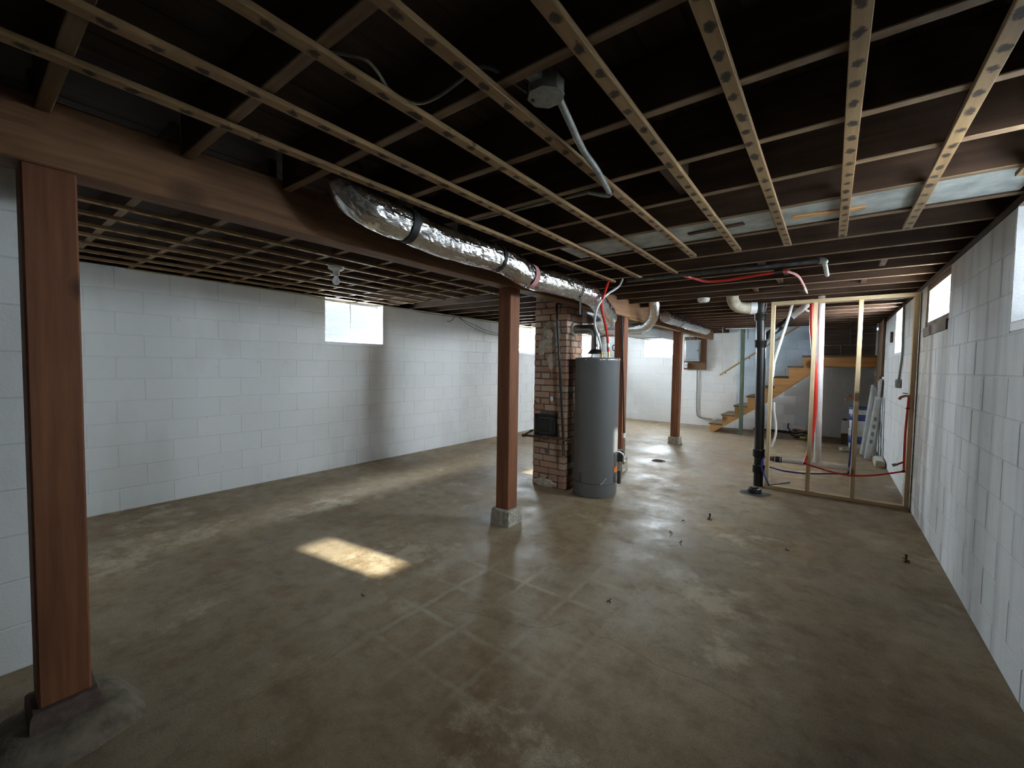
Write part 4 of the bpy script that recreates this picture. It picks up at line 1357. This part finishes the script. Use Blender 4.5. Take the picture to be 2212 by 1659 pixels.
fa.tube([(0.565, 5.69, 1.138), (0.552, 5.685, 1.115)], 0.013, 8)
fa.build('copper_spigot', 'copper', rr_)
MB().lathe([(0.02, 1.172), (0.022, 1.176), (0.02, 1.18)], 10, (0.595, 5.70, 0)).build('spigot_wheel', 'rust_iron', rr_)

bl = thing('blue_supply_line', 'blue plastic supply line crossing low behind the studs up to a spigot', 'pipe', (0, 0, 0))
MB().tube(smooth_path([(-0.545, 5.86, 0.230), (-0.45, 5.86, 0.212), (-0.377, 5.86, 0.205), (-0.19, 5.86, 0.210), (0.07, 5.86, 0.250), (0.194, 5.86, 0.268)], 6), 0.0085, 8).build('low_pipe', 'pex_blue', bl)
MB().tube(smooth_path([(0.192, 5.87, 0.265), (0.197, 5.88, 0.40), (0.205, 5.885, 0.60), (0.209, 5.885, 0.806), (0.214, 5.885, 1.028), (0.215, 5.885, 1.09)], 5), 0.0098, 8).build('riser_pipe', 'pex_blue', bl)
MB().tube([(0.193, 5.87, 0.30), (0.195, 5.873, 0.345)], 0.015, 8).build('stop_valve', 'galv', bl)
MB().tube([(0.22, 5.885, 1.0), (0.22, 5.885, 1.015)], 0.015, 8).build('pipe_clamp', 'black_plastic', bl)
fa = MB()
fa.tube([(0.218, 5.885, 1.095), (0.18, 5.885, 1.10), (0.15, 5.875, 1.088)], 0.012, 8)
fa.tube([(0.15, 5.875, 1.088), (0.138, 5.87, 1.065)], 0.013, 8)
fa.build('copper_spigot', 'copper', bl)
MB().lathe([(0.02, 1.122), (0.022, 1.126), (0.02, 1.13)], 10, (0.175, 5.885, 0)).build('spigot_wheel', 'rust_iron', bl)
b2 = thing('blue_stub_line', 'blue plastic stub wrapped around the foot of the first stud with a valve', 'pipe', (0, 0, 0))
MB().tube(smooth_path([(-0.565, 5.845, 0.35), (-0.588, 5.76, 0.355), (-0.600, 5.70, 0.33), (-0.608, 5.695, 0.26), (-0.598, 5.695, 0.207), (-0.557, 5.70, 0.115), (-0.532, 5.70, 0.052)], 6), 0.0088, 8).build('loop_pipe', 'pex_blue', b2)
MB().tube([(-0.535, 5.70, 0.055), (-0.52, 5.705, 0.048)], 0.012, 8).build('elbow_fitting', 'black_plastic', b2)
MB().tube([(-0.525, 5.70, 0.05), (-0.372, 5.70, 0.10)], 0.0075, 8).build('stub_pipe', 'cable_grey', b2)
MB().tube([(-0.385, 5.70, 0.098), (-0.325, 5.70, 0.118)], 0.013, 8).build('stop_valve', 'galv', b2)

# ------------------------------------------------------------------ stairs and landing
SY0, SY1 = 10.08, 10.94
st = thing('basement_stairs', 'orange-brown wooden stairs climbing to the landing at the far blue wall', 'stairs', (0, 0, 0))
RUN, RISE = 0.236, 0.2108
NX, NZ = -2.115, 0.198
def stringer(y0, y1):
    poly = []
    for k in range(7):
        x = NX + 0.025 + RUN * k
        z = NZ + RISE * k - 0.036
        poly.append((x, z - RISE + 0.036 if k else 0.0))
        poly.append((x, z))
    poly.append((NX + 0.025 + RUN * 7, NZ + RISE * 6 - 0.036))
    poly.append((NX + 0.025 + RUN * 7, 1.64))
    poly.append((-0.30, 1.64))
    poly.append((-0.30, 1.34))
    poly.append((-0.91, 0.82))
    poly.append((-1.198, 0.59))
    poly.append((-2.02, 0.0))
    # keep the profile a simple staircase
    return MB().prism(poly, 'Y', y0, y1)
stringer(SY0, SY0 + 0.04).build('stringer', 'stair_wood', st)
stringer(SY1 - 0.04, SY1).build('stringer', 'stair_wood', st)
tm = MB().box(0, RUN + 0.03, SY0 - 0.02, SY1, -0.036, 0.0, 0.006).mesh('tread')
tm.materials.append(MATS['tread_wood'])
rm = MB().box(0.03, 0.045, SY0 + 0.041, SY1 - 0.041, -RISE, -0.0365).mesh('riser')
rm.materials.append(MATS['stair_wood'])
for k in range(7):
    for me, nm in ((tm, 'tread'), (rm, 'riser')):
        o = bpy.data.objects.new(nm, me)
        col.objects.link(o)
        o.parent = st
        o.location = (NX + RUN * k, 0, NZ + RISE * k)
ld = thing('stair_landing', 'wooden landing platform with an orange header board above the grey wall', 'landing', (0, 0, 1.46))
MB().box(-0.14, XR - 0.01, 10.06, 10.10, 0.0, 0.18, 0.004).build('header_board', 'stair_wood', ld)
k = 0
yy = 10.05
while yy < YF - 0.02:
    y2 = min(yy + 0.14, YF - 0.005)
    MB().box(NX + RUN * 7, XR - 0.01, yy, y2 - 0.003, 0.181, 0.214, 0.002).build('floor_board', 'tread_wood', ld)
    yy = y2
MB().box(-0.28, -0.24, 10.12, YF - 0.01, 0.0, 0.18).build('support_joist', 'dark_plank', ld)
MB().box(-0.13, XR - 0.01, 10.85, 10.89, 0.0, 0.18).build('support_joist', 'dark_plank', ld)
pw_ = thing('plank_wall', 'dark brown plank wall standing on the landing', 'plank wall', (0, 10.70, 1.675))
z = 0.0
rng2 = random.Random(5)
for i in range(7):
    h = rng2.choice((0.14, 0.18, 0.22))
    xs = [-0.22, rng2.uniform(0.05, 0.4), XR - 0.012]
    for a, b_ in zip(xs, xs[1:]):
        MB().box(a, b_ - 0.004, rng2.uniform(0, 0.01), 0.03, z, z + h - 0.004, 0.002).build('plank', 'dark_plank', pw_)
    z += h
# upright planks fixed to the right wall beyond the stud frame
up = thing('upright_planks', 'brown upright planks fixed on the white side wall near the landing', 'planks', (0, 0, 0))
for i, (a, b_) in enumerate(((9.12, 9.40), (9.405, 9.70), (9.705, 10.03))):
    MB().box(XR - 0.035, XR - 0.002, a, b_, 1.22 if i else 1.30, 2.235, 0.003).build('plank', 'upright_plank', up)

hr = thing('handrail', 'pale round wooden handrail mounted on the blue stair wall', 'handrail', (0, 0, 0))
MB().tube([(-2.10, 10.94, 1.245), (-1.315, 10.94, 1.812), (-0.50, 10.94, 2.385), (0.10, 10.94, 2.80)], 0.021, 14).build('rail', 'rail_wood', hr)
for t in (0.12, 0.6, 1.2):
    xh = -2.10 + t
    zh = 1.245 + t * 0.722
    MB().tube([(xh, 10.94, zh - 0.015), (xh, 10.97, zh - 0.05), (xh, YF - 0.002, zh - 0.05)], 0.007, 6).build('bracket', 'black_iron', hr)

gpst = thing('green_post', 'peeling green painted post in front of the stairs', 'post', (-1.475, 10.0, 0))
MB().obox((0, 0, 0.0), (-0.03, 0.0, 2.238), 0.082, 0.07, c=0.005).build('timber', 'green_post', gpst)
tag(MB().tube([(-1.795, 9.49, 2.238), (-1.79, 9.49, 1.9), (-1.787, 9.49, 1.60), (-1.778, 9.49, 1.335)], 0.0045, 6).build('pull_cord', 'rope_pale'), 'thin pull cord hanging from the joists in front of the far wall', 'cord')
ch_ = thing('hanging_chain', 'short rusty chain hanging beside the top of the green post', 'chain', (-1.40, 9.94, 2.24))
for i in range(8):
    ring = [(0.009 * math.cos(a) if i % 2 else 0.003 * math.sin(a) * 0, 0.009 * math.cos(a) if i % 2 == 0 else 0, -0.02 - 0.028 * i + 0.019 * math.sin(a)) for a in [2 * PI * q / 10 for q in range(11)]]
    MB().tube(ring, 0.003, 5).build('chain_link', 'rust_iron', ch_)
MB().tube([(0, 0, 0.0), (0, 0, -0.02)], 0.012, 6).build('hook_plate', 'rust_iron', ch_)
tag(MB().tube([(-1.80, 9.80, 2.225), (-1.20, 9.80, 2.222)], 0.014, 8).build('white_rail', 'old_white_paint'), 'white painted rail under the far joists above the stairs', 'rail')

# ------------------------------------------------------------------ electrical panel on the far wall
ep = thing('electrical_panel', 'grey breaker panel on a brown backing board by the far window', 'electrical panel', (0, YF, 0))
MB().box(-2.93, -2.425, -0.055, -0.004, 1.36, 2.16, 0.004).build('backing_board', 'board_wood', ep)
bxp = MB().box(-2.895, -2.545, -0.135, -0.056, 1.56, 2.08, 0.006).build('panel_box', 'panel_grey', ep)
MB().box(-2.875, -2.565, -0.145, -0.135, 1.60, 2.05, 0.004).build('panel_door', 'panel_grey', bxp)
MB().box(-2.60, -2.585, -0.152, -0.144, 1.80, 1.84).build('door_latch', 'black_plastic', bxp)
sw = MB().box(-2.90, -2.83, -0.11, -0.056, 1.40, 1.53, 0.006).build('switch_box', 'white_plastic', ep)
MB().box(-2.875, -2.855, -0.122, -0.108, 1.44, 1.48).build('switch_lever', 'cable_grey', sw)
for x, zt in ((-2.80, 2.24), (-2.70, 2.23), (-2.62, 2.24)):
    MB().tube([(x, -0.09, 2.07), (x + 0.01, -0.08, 2.15), (x + 0.02, -0.06, zt)], 0.009, 6).build('feed_cable', 'cable_grey', ep)
tag(MB().tube(smooth_path([(-2.625, YF - 0.03, 1.40), (-2.62, YF - 0.022, 1.2), (-2.605, YF - 0.02, 0.5), (-2.598, YF - 0.02, 0.32), (-2.57, YF - 0.02, 0.225), (-2.48, YF - 0.02, 0.19), (-2.25, YF - 0.02, 0.178)], 6), 0.0125, 8).build('metal_conduit', 'conduit_metal'), 'grey conduit bending down the far wall below the breaker panel', 'conduit')
hk = thing('bent_wall_pipe', 'bent dark pipe stub on the far wall behind the heater', 'pipe', (-4.72, YF, 1.93))
MB().tube(smooth_path([(0.12, -0.002, -0.10), (0.10, -0.08, -0.09), (-0.04, -0.09, -0.09), (-0.08, -0.09, -0.05), (-0.08, -0.09, 0.03), (-0.05, -0.09, 0.065), (-0.02, -0.09, 0.05)], 5), 0.014, 8).build('pipe_run', 'black_iron', hk)

# conduit and outlet box on the right wall beyond the frame
oc = thing('wall_outlet', 'grey metal outlet box with conduit on the white wall behind the stud frame', 'outlet box', (XR, 0, 0))
MB().tube(smooth_path([(-0.018, 6.86, 2.188), (-0.018, 6.83, 1.9), (-0.018, 6.80, 1.60), (-0.018, 6.90, 1.42), (-0.018, 6.985, 1.295)], 6), 0.0125, 8).build('conduit', 'conduit_metal', oc)
MB().box(-0.055, -0.001, 6.66, 7.30, 1.19, 1.295, 0.004)
ob = MB().box(-0.05, -0.001, 6.90, 7.02, 1.19, 1.295, 0.004).build('box_body', 'conduit_metal', oc)
MB().box(-0.053, -0.050, 6.925, 6.995, 1.205, 1.28).build('outlet_face', 'cable_grey', ob)
MB().box(-0.03, -0.001, 8.03, 8.10, 1.80, 1.95, 0.003).build('bracket', 'rust_iron', oc)

# ------------------------------------------------------------------ things stored at the far right
bk = thing('paint_bucket', 'white plastic bucket with a blue label and blue rim below the landing', 'bucket', (0.425, 9.80, 0))
MB().lathe([(0.118, 0.34), (0.122, 0.345), (0.140, 0.70), (0.132, 0.70)], 28).build('bucket_body', 'bucket_white', bk)
MB().lathe([(0.130, 0.50), (0.1355, 0.505), (0.138, 0.61), (0.134, 0.615)], 28).build('blue_label', 'bucket_blue', bk)
MB().lathe([(0.141, 0.70), (0.150, 0.705), (0.150, 0.735), (0.141, 0.742), (0.02, 0.738)], 28).build('lid', 'bucket_blue', bk)
bk2 = thing('paint_bucket', 'lower white bucket standing on the floor under the blue-rimmed bucket', 'bucket', (0.425, 9.80, 0))
MB().lathe([(0.118, 0.0), (0.122, 0.005), (0.136, 0.325), (0.142, 0.328), (0.142, 0.338), (0.02, 0.339)], 28).build('bucket_body', 'bucket_white', bk2)
MB().lathe([(0.126, 0.09), (0.130, 0.095), (0.134, 0.22), (0.130, 0.225)], 28).build('blue_label', 'bucket_blue', bk2)
cn = thing('white_carton', 'narrow white carton standing beside the stacked buckets', 'carton', (0.245, 10.20, 0))
MB().box(-0.055, 0.055, -0.05, 0.05, 0.20, 0.45, 0.004).build('carton_body', 'bucket_white', cn)
MB().box(-0.03, 0.03, -0.03, 0.03, 0.45, 0.475, 0.003).build('carton_cap', 'black_plastic', cn)
MB().box(-0.05, 0.05, -0.045, 0.045, 0.0, 0.20, 0.003).build('brick_stand', 'rust_iron', cn)
rp_ = thing('rope_heap', 'small pale heap of rope on the floor beyond the studs', 'rope', (0.24, 9.22, 0))
pts = []
for i in range(120):
    a = i * 0.35
    rr0 = 0.05 + 0.025 * math.sin(i * 0.21)
    pts.append((rr0 * math.cos(a), rr0 * 0.8 * math.sin(a), 0.012 + 0.05 * i / 120))
MB().tube(pts, 0.010, 6).build('rope_coil', 'rope_pale', rp_)

def leaning_board(label, base, top, w, t, mat, tilt=0.0, vents=0):
    base, top = Vector(base), Vector(top)
    root = thing('leaning_board', label, 'board', base, 0, 'boards leaning on the side wall')
    up = (top - base)
    ln = up.length
    z = up.normalized()
    x = Vector((math.sin(tilt), math.cos(tilt), 0))
    x = (x - z * x.dot(z)).normalized()
    y = z.cross(x)
    M = M_from(x, y, z)
    mb = MB().box(-w / 2, w / 2, -t / 2, t / 2, 0, ln, 0.003)
    mb2 = MB()
    mb2.add([M @ Vector(p) for p in mb.v], mb.f)
    b = mb2.build('board_body', mat, root)
    for k in range(vents):
        q = MB().box(-w * 0.25, w * 0.25, t / 2, t / 2 + 0.004, 0.25 + k * 0.12, 0.31 + k * 0.12)
        mb3 = MB()
        mb3.add([M @ Vector(p) for p in q.v], q.f)
        mb3.build('slot', 'cable_grey', b)
        q = MB().box(-w * 0.25, w * 0.25, -t / 2 - 0.004, -t / 2, 0.25 + k * 0.12, 0.31 + k * 0.12)
        mb3 = MB()
        mb3.add([M @ Vector(p) for p in q.v], q.f)
        mb3.build('slot', 'cable_grey', b)
    return root
leaning_board('white board leaning outermost against the side wall beside the buckets', (0.455, 8.86, 0.012), (0.600, 9.62, 1.12), 0.13, 0.03, 'old_white_paint', 0.4)
leaning_board('slotted white metal shelf panel leaning between two white boards', (0.50, 8.60, 0.012), (0.61, 8.80, 0.98), 0.12, 0.025, 'old_white_paint', 0.6, vents=4)
leaning_board('tallest white board leaning on the side wall near the upright planks', (0.60, 9.0, 0.012), (0.66, 9.06, 1.26), 0.14, 0.028, 'old_white_paint', 0.3)
leaning_board('short grey-white board leaning behind the others near the corner', (0.60, 9.35, 0.01), (0.66, 9.42, 0.86), 0.20, 0.025, 'old_white_paint', 0.2)
lm = thing('lumber_block', 'pale short timber lying on the floor along the side wall', 'timber', (0.615, 8.03, 0))
MB().box(-0.055, 0.055, 0, 0.47, 0.0, 0.085, 0.005).build('timber_body', 'lumber_wood', lm)
MB().box(-0.045, 0.045, 0.02, 0.45, 0.0855, 0.094, 0.002).build('plastic_wrap', 'old_white_paint', lm)

# tangle of old hose and fittings under the stairs
tg = thing('hose_tangle', 'dark tangle of old hose and fittings on the floor under the stairs', 'hose', (-0.47, 10.35, 0))
rng3 = random.Random(11)
for j in range(5):
    pts = []
    ph = rng3.uniform(0, 6)
    for i in range(22):
        a = i * 0.55 + ph
        pts.append((0.13 * math.cos(a) * (0.6 + 0.08 * j) + rng3.uniform(-.02, .02), 0.11 * math.sin(a) * (0.5 + 0.1 * j), 0.02 + 0.028 * j + 0.02 * math.sin(a * 1.7) + 0.02))
    MB().tube(smooth_path(pts, 3), 0.011, 6).build('hose_loop', ('black_plastic', 'rust_iron', 'cable_grey', 'black_plastic', 'copper')[j], tg)
MB().tube(smooth_path([(-0.12, 0.0, 0.05), (-0.17, 0.02, 0.16), (-0.20, 0.03, 0.20), (-0.19, 0.03, 0.29)], 4), 0.012, 6).build('bent_end', 'black_iron', tg)
MB().tube([(0.02, -0.10, 0.03), (0.12, -0.12, 0.035)], 0.03, 10).build('pump_body', 'cable_yellow', tg)
fp = thing('floor_pipe', 'black pipe lying along the far wall behind the stairs', 'pipe', (0, 0, 0))
MB().tube([(-1.36, 10.985, 0.035), (-0.90, 10.985, 0.035), (-0.25, 10.985, 0.035)], 0.022, 8).build('pipe_run', 'black_plastic', fp)

# ------------------------------------------------------------------ wires along the left wall
tag(MB().tube(smooth_path([(-5.165, 1.0, 2.228), (-5.165, 2.2, 2.222), (-5.15, 2.65, 2.216), (-5.12, 2.95, 2.185), (-5.12, 3.20, 2.19), (-5.14, 3.36, 2.23)], 6), 0.0065, 6).build('yellow_cable', 'cable_yellow'), 'yellowish cable drooping over the nearer window of the long white wall', 'cable')
tag(MB().tube(smooth_path([(-5.14, 3.46, 2.235), (-5.11, 3.56, 2.20), (-5.12, 3.68, 2.205), (-5.14, 3.76, 2.235)], 6), 0.005, 6).build('cable_loop', 'cable_yellow'), 'small loop of cable above the right jamb of the nearer window', 'cable')
tag(MB().tube(smooth_path([(-5.14, 4.22, 2.235), (-5.12, 4.38, 2.21), (-5.15, 4.70, 2.205), (-5.16, 5.2, 2.208), (-5.15, 5.6, 2.216), (-5.16, 6.1, 2.205), (-5.16, 6.7, 2.215), (-5.16, 7.6, 2.20)], 6), 0.0075, 6).build('romex_cable', 'cable_yellow'), 'long yellow cable lying along the top of the white block wall', 'cable')
for nm, lab, sag in (('black_wire', 'upper thin black wire sagging off the long white wall', 0.03), ('black_wire', 'lower thin black wire sagging off the long white wall', 0.08)):
    tag(MB().tube(smooth_path([(-5.16, 5.28, 2.215), (-5.14, 5.62, 2.15 - sag), (-5.14, 6.0, 2.07 - sag), (-5.16, 6.42, 2.00 - sag * 0.4)], 6), 0.004, 5).build(nm, 'cable_black'), lab, 'wire')
tag(MB().tube(smooth_path([(-5.16, 5.20, 2.22), (-5.14, 5.14, 2.16), (-5.15, 5.08, 2.12), (-5.16, 5.02, 2.115)], 4), 0.005, 5).build('cut_wire', 'cable_black'), 'short cut black wire end on top of the long white wall', 'wire')

# ------------------------------------------------------------------ floor details
fd = thing('floor_drain', 'round rusty floor drain in the concrete beyond the heater', 'floor drain', (-2.01, 6.34, 0))
MB().lathe([(0.098, 0.0), (0.098, 0.004), (0.088, 0.006), (0.086, 0.003), (0.01, 0.003)], 28).build('drain_rim', 'rust_iron', fd)
for i in range(5):
    MB().box(-0.06 + 0.0, 0.06, -0.052 + i * 0.024, -0.044 + i * 0.024, 0.003, 0.0055).build('grate_slot', 'soot', fd)
def ribbon(pts, w, seed):
    P = smooth_path([(p[0], p[1], 0.0006) for p in pts], 5)
    vs, fs = [], []
    for i, p in enumerate(P):
        t = (P[min(i + 1, len(P) - 1)] - P[max(0, i - 1)]).normalized()
        nrm = Vector((-t.y, t.x, 0))
        j = noise.noise(Vector((i * 0.9, seed, 0))) * 0.012
        ww = w * (0.6 + 0.6 * abs(noise.noise(Vector((i * 0.5, seed, 3)))))
        vs += [p + nrm * (j + ww), p + nrm * (j - ww)]
    for i in range(len(P) - 1):
        fs.append((2 * i, 2 * i + 1, 2 * i + 3, 2 * i + 2))
    mb_ = MB()
    mb_.add(vs, fs)
    return mb_
o = ribbon([(-1.86, 1.64), (-1.816, 1.652), (-1.641, 1.702), (-1.507, 1.754), (-1.302, 1.807), (-1.177, 1.863), (-1.097, 1.99), (-1.013, 2.035), (-0.933, 1.976), (-0.86, 2.001), (-0.742, 1.99), (-0.608, 1.961), (-0.496, 1.966), (-0.40, 1.975), (-0.2, 1.95)], 0.0012, 1.0).build('floor_crack', 'crack_dark', floor)
o = ribbon([(-1.87, 0.70), (-1.855, 0.832), (-1.834, 0.962), (-1.859, 1.147), (-1.88, 1.30)], 0.001, 2.0).build('floor_crack', 'crack_dark', floor)
rngd = random.Random(21)
dl = [((-0.845, 4.191), 'spiky rusty bolt standing on the floor in front of the black cap'),
      ((-1.024, 3.984), 'tiny dark leaf scrap nearest the bolt on the floor'),
      ((-1.025, 3.627), 'dark twig scrap on the shiny part of the floor'),
      ((-0.91, 3.48), 'brown leaf scrap on the bare floor past the twig'),
      ((0.49, 4.175), 'bent dark anchor left on the floor near the side wall'),
      ((-0.219, 3.842), 'thin dark clip on the floor before the stud frame'),
      ((-0.999, 2.311), 'small dark splinter on the floor near the long crack'),
      ((-2.187, 1.456), 'tiny dark nail on the floor beside the sunlit patch')]
for i, ((x, y), lab) in enumerate(dl):
    root = thing('floor_debris', lab, 'debris', (x, y, 0), rngd.uniform(0, 6), 'small scraps on the floor')
    if i in (0, 4):
        MB().lathe([(0.022, 0.0), (0.022, 0.006), (0.008, 0.008), (0.006, 0.045), (0.010, 0.046), (0.008, 0.055)], 8).build('bolt_stem', 'rust_iron', root)
        MB().tube([(-0.02, 0.0, 0.012), (0.02, 0.01, 0.03)], 0.004, 5).build('bent_prong', 'rust_iron', root)
    else:
        s = rngd.uniform(0.010, 0.018)
        MB().tube(smooth_path([(-s, 0, 0.004), (0, 0.006, 0.009), (s, -0.003, 0.005)], 3), [0.0035] * 7, 5).build('scrap_body', 'soot', root)
        MB().tube([(0, 0.004, 0.007), (0.006, 0.012, 0.022)], 0.0025, 5).build('scrap_tip', 'soot', root)

# plaster rubble in the sill corner of the nearest side window
rb = thing('sill_rubble', 'small grey rubble heap on the sill of the nearest side window', 'rubble', (XR + 0.06, 3.05, 1.641))
blob_m = splat(0.045, 0.04, 4.4, 0.03)
blob_m.build('rubble_heap', 'plaster', rb)

# ------------------------------------------------------------------ outdoors seen through the windows
gr = MB()
gr.box(-16, XL - TH - 0.002, -8, 20, 1.30, 1.40)
gr.box(XR + TH + 0.002, 16, -8, 20, 1.30, 1.40)
gr.box(XL - TH - 0.002, XR + TH + 0.002, YF + TH + 0.002, 20, 1.30, 1.40)
struct(gr.build('ground', 'outdoor_ground'))
up_ = MB()
up_.box(XL - TH, -2.06, YR - TH, YF + TH, JT + 0.055, 5.2)
up_.box(-2.06, XR + TH, YR - TH, 9.88, JT + 0.055, 5.2)
struct(up_.build('wall_upper_storey', 'siding'))
nh = thing('neighbour_house', 'pale clapboard house wall seen through the windows of the long white wall', 'house', (-8.1, 0, 1.40))
MB().box(-0.3, -0.02, -2, 8.2, 0, 0.42).build('foundation', 'concrete_block', nh)
sm = MB().box(-0.012, 0.012, -2, 8.2, 0, 0.195, 0.003).mesh('siding_board')
sm.materials.append(MATS['siding'])
MB().box(-0.3, -0.03, -2, 8.2, 0.42, 4.4).build('house_wall', 'siding', nh)
for i in range(20):
    o = bpy.data.objects.new('siding_board', sm)
    col.objects.link(o)
    o.parent = nh
    o.location = (0, 0, 0.42 + 0.19 * i)
    o.rotation_euler = (0, 0.07, 0)
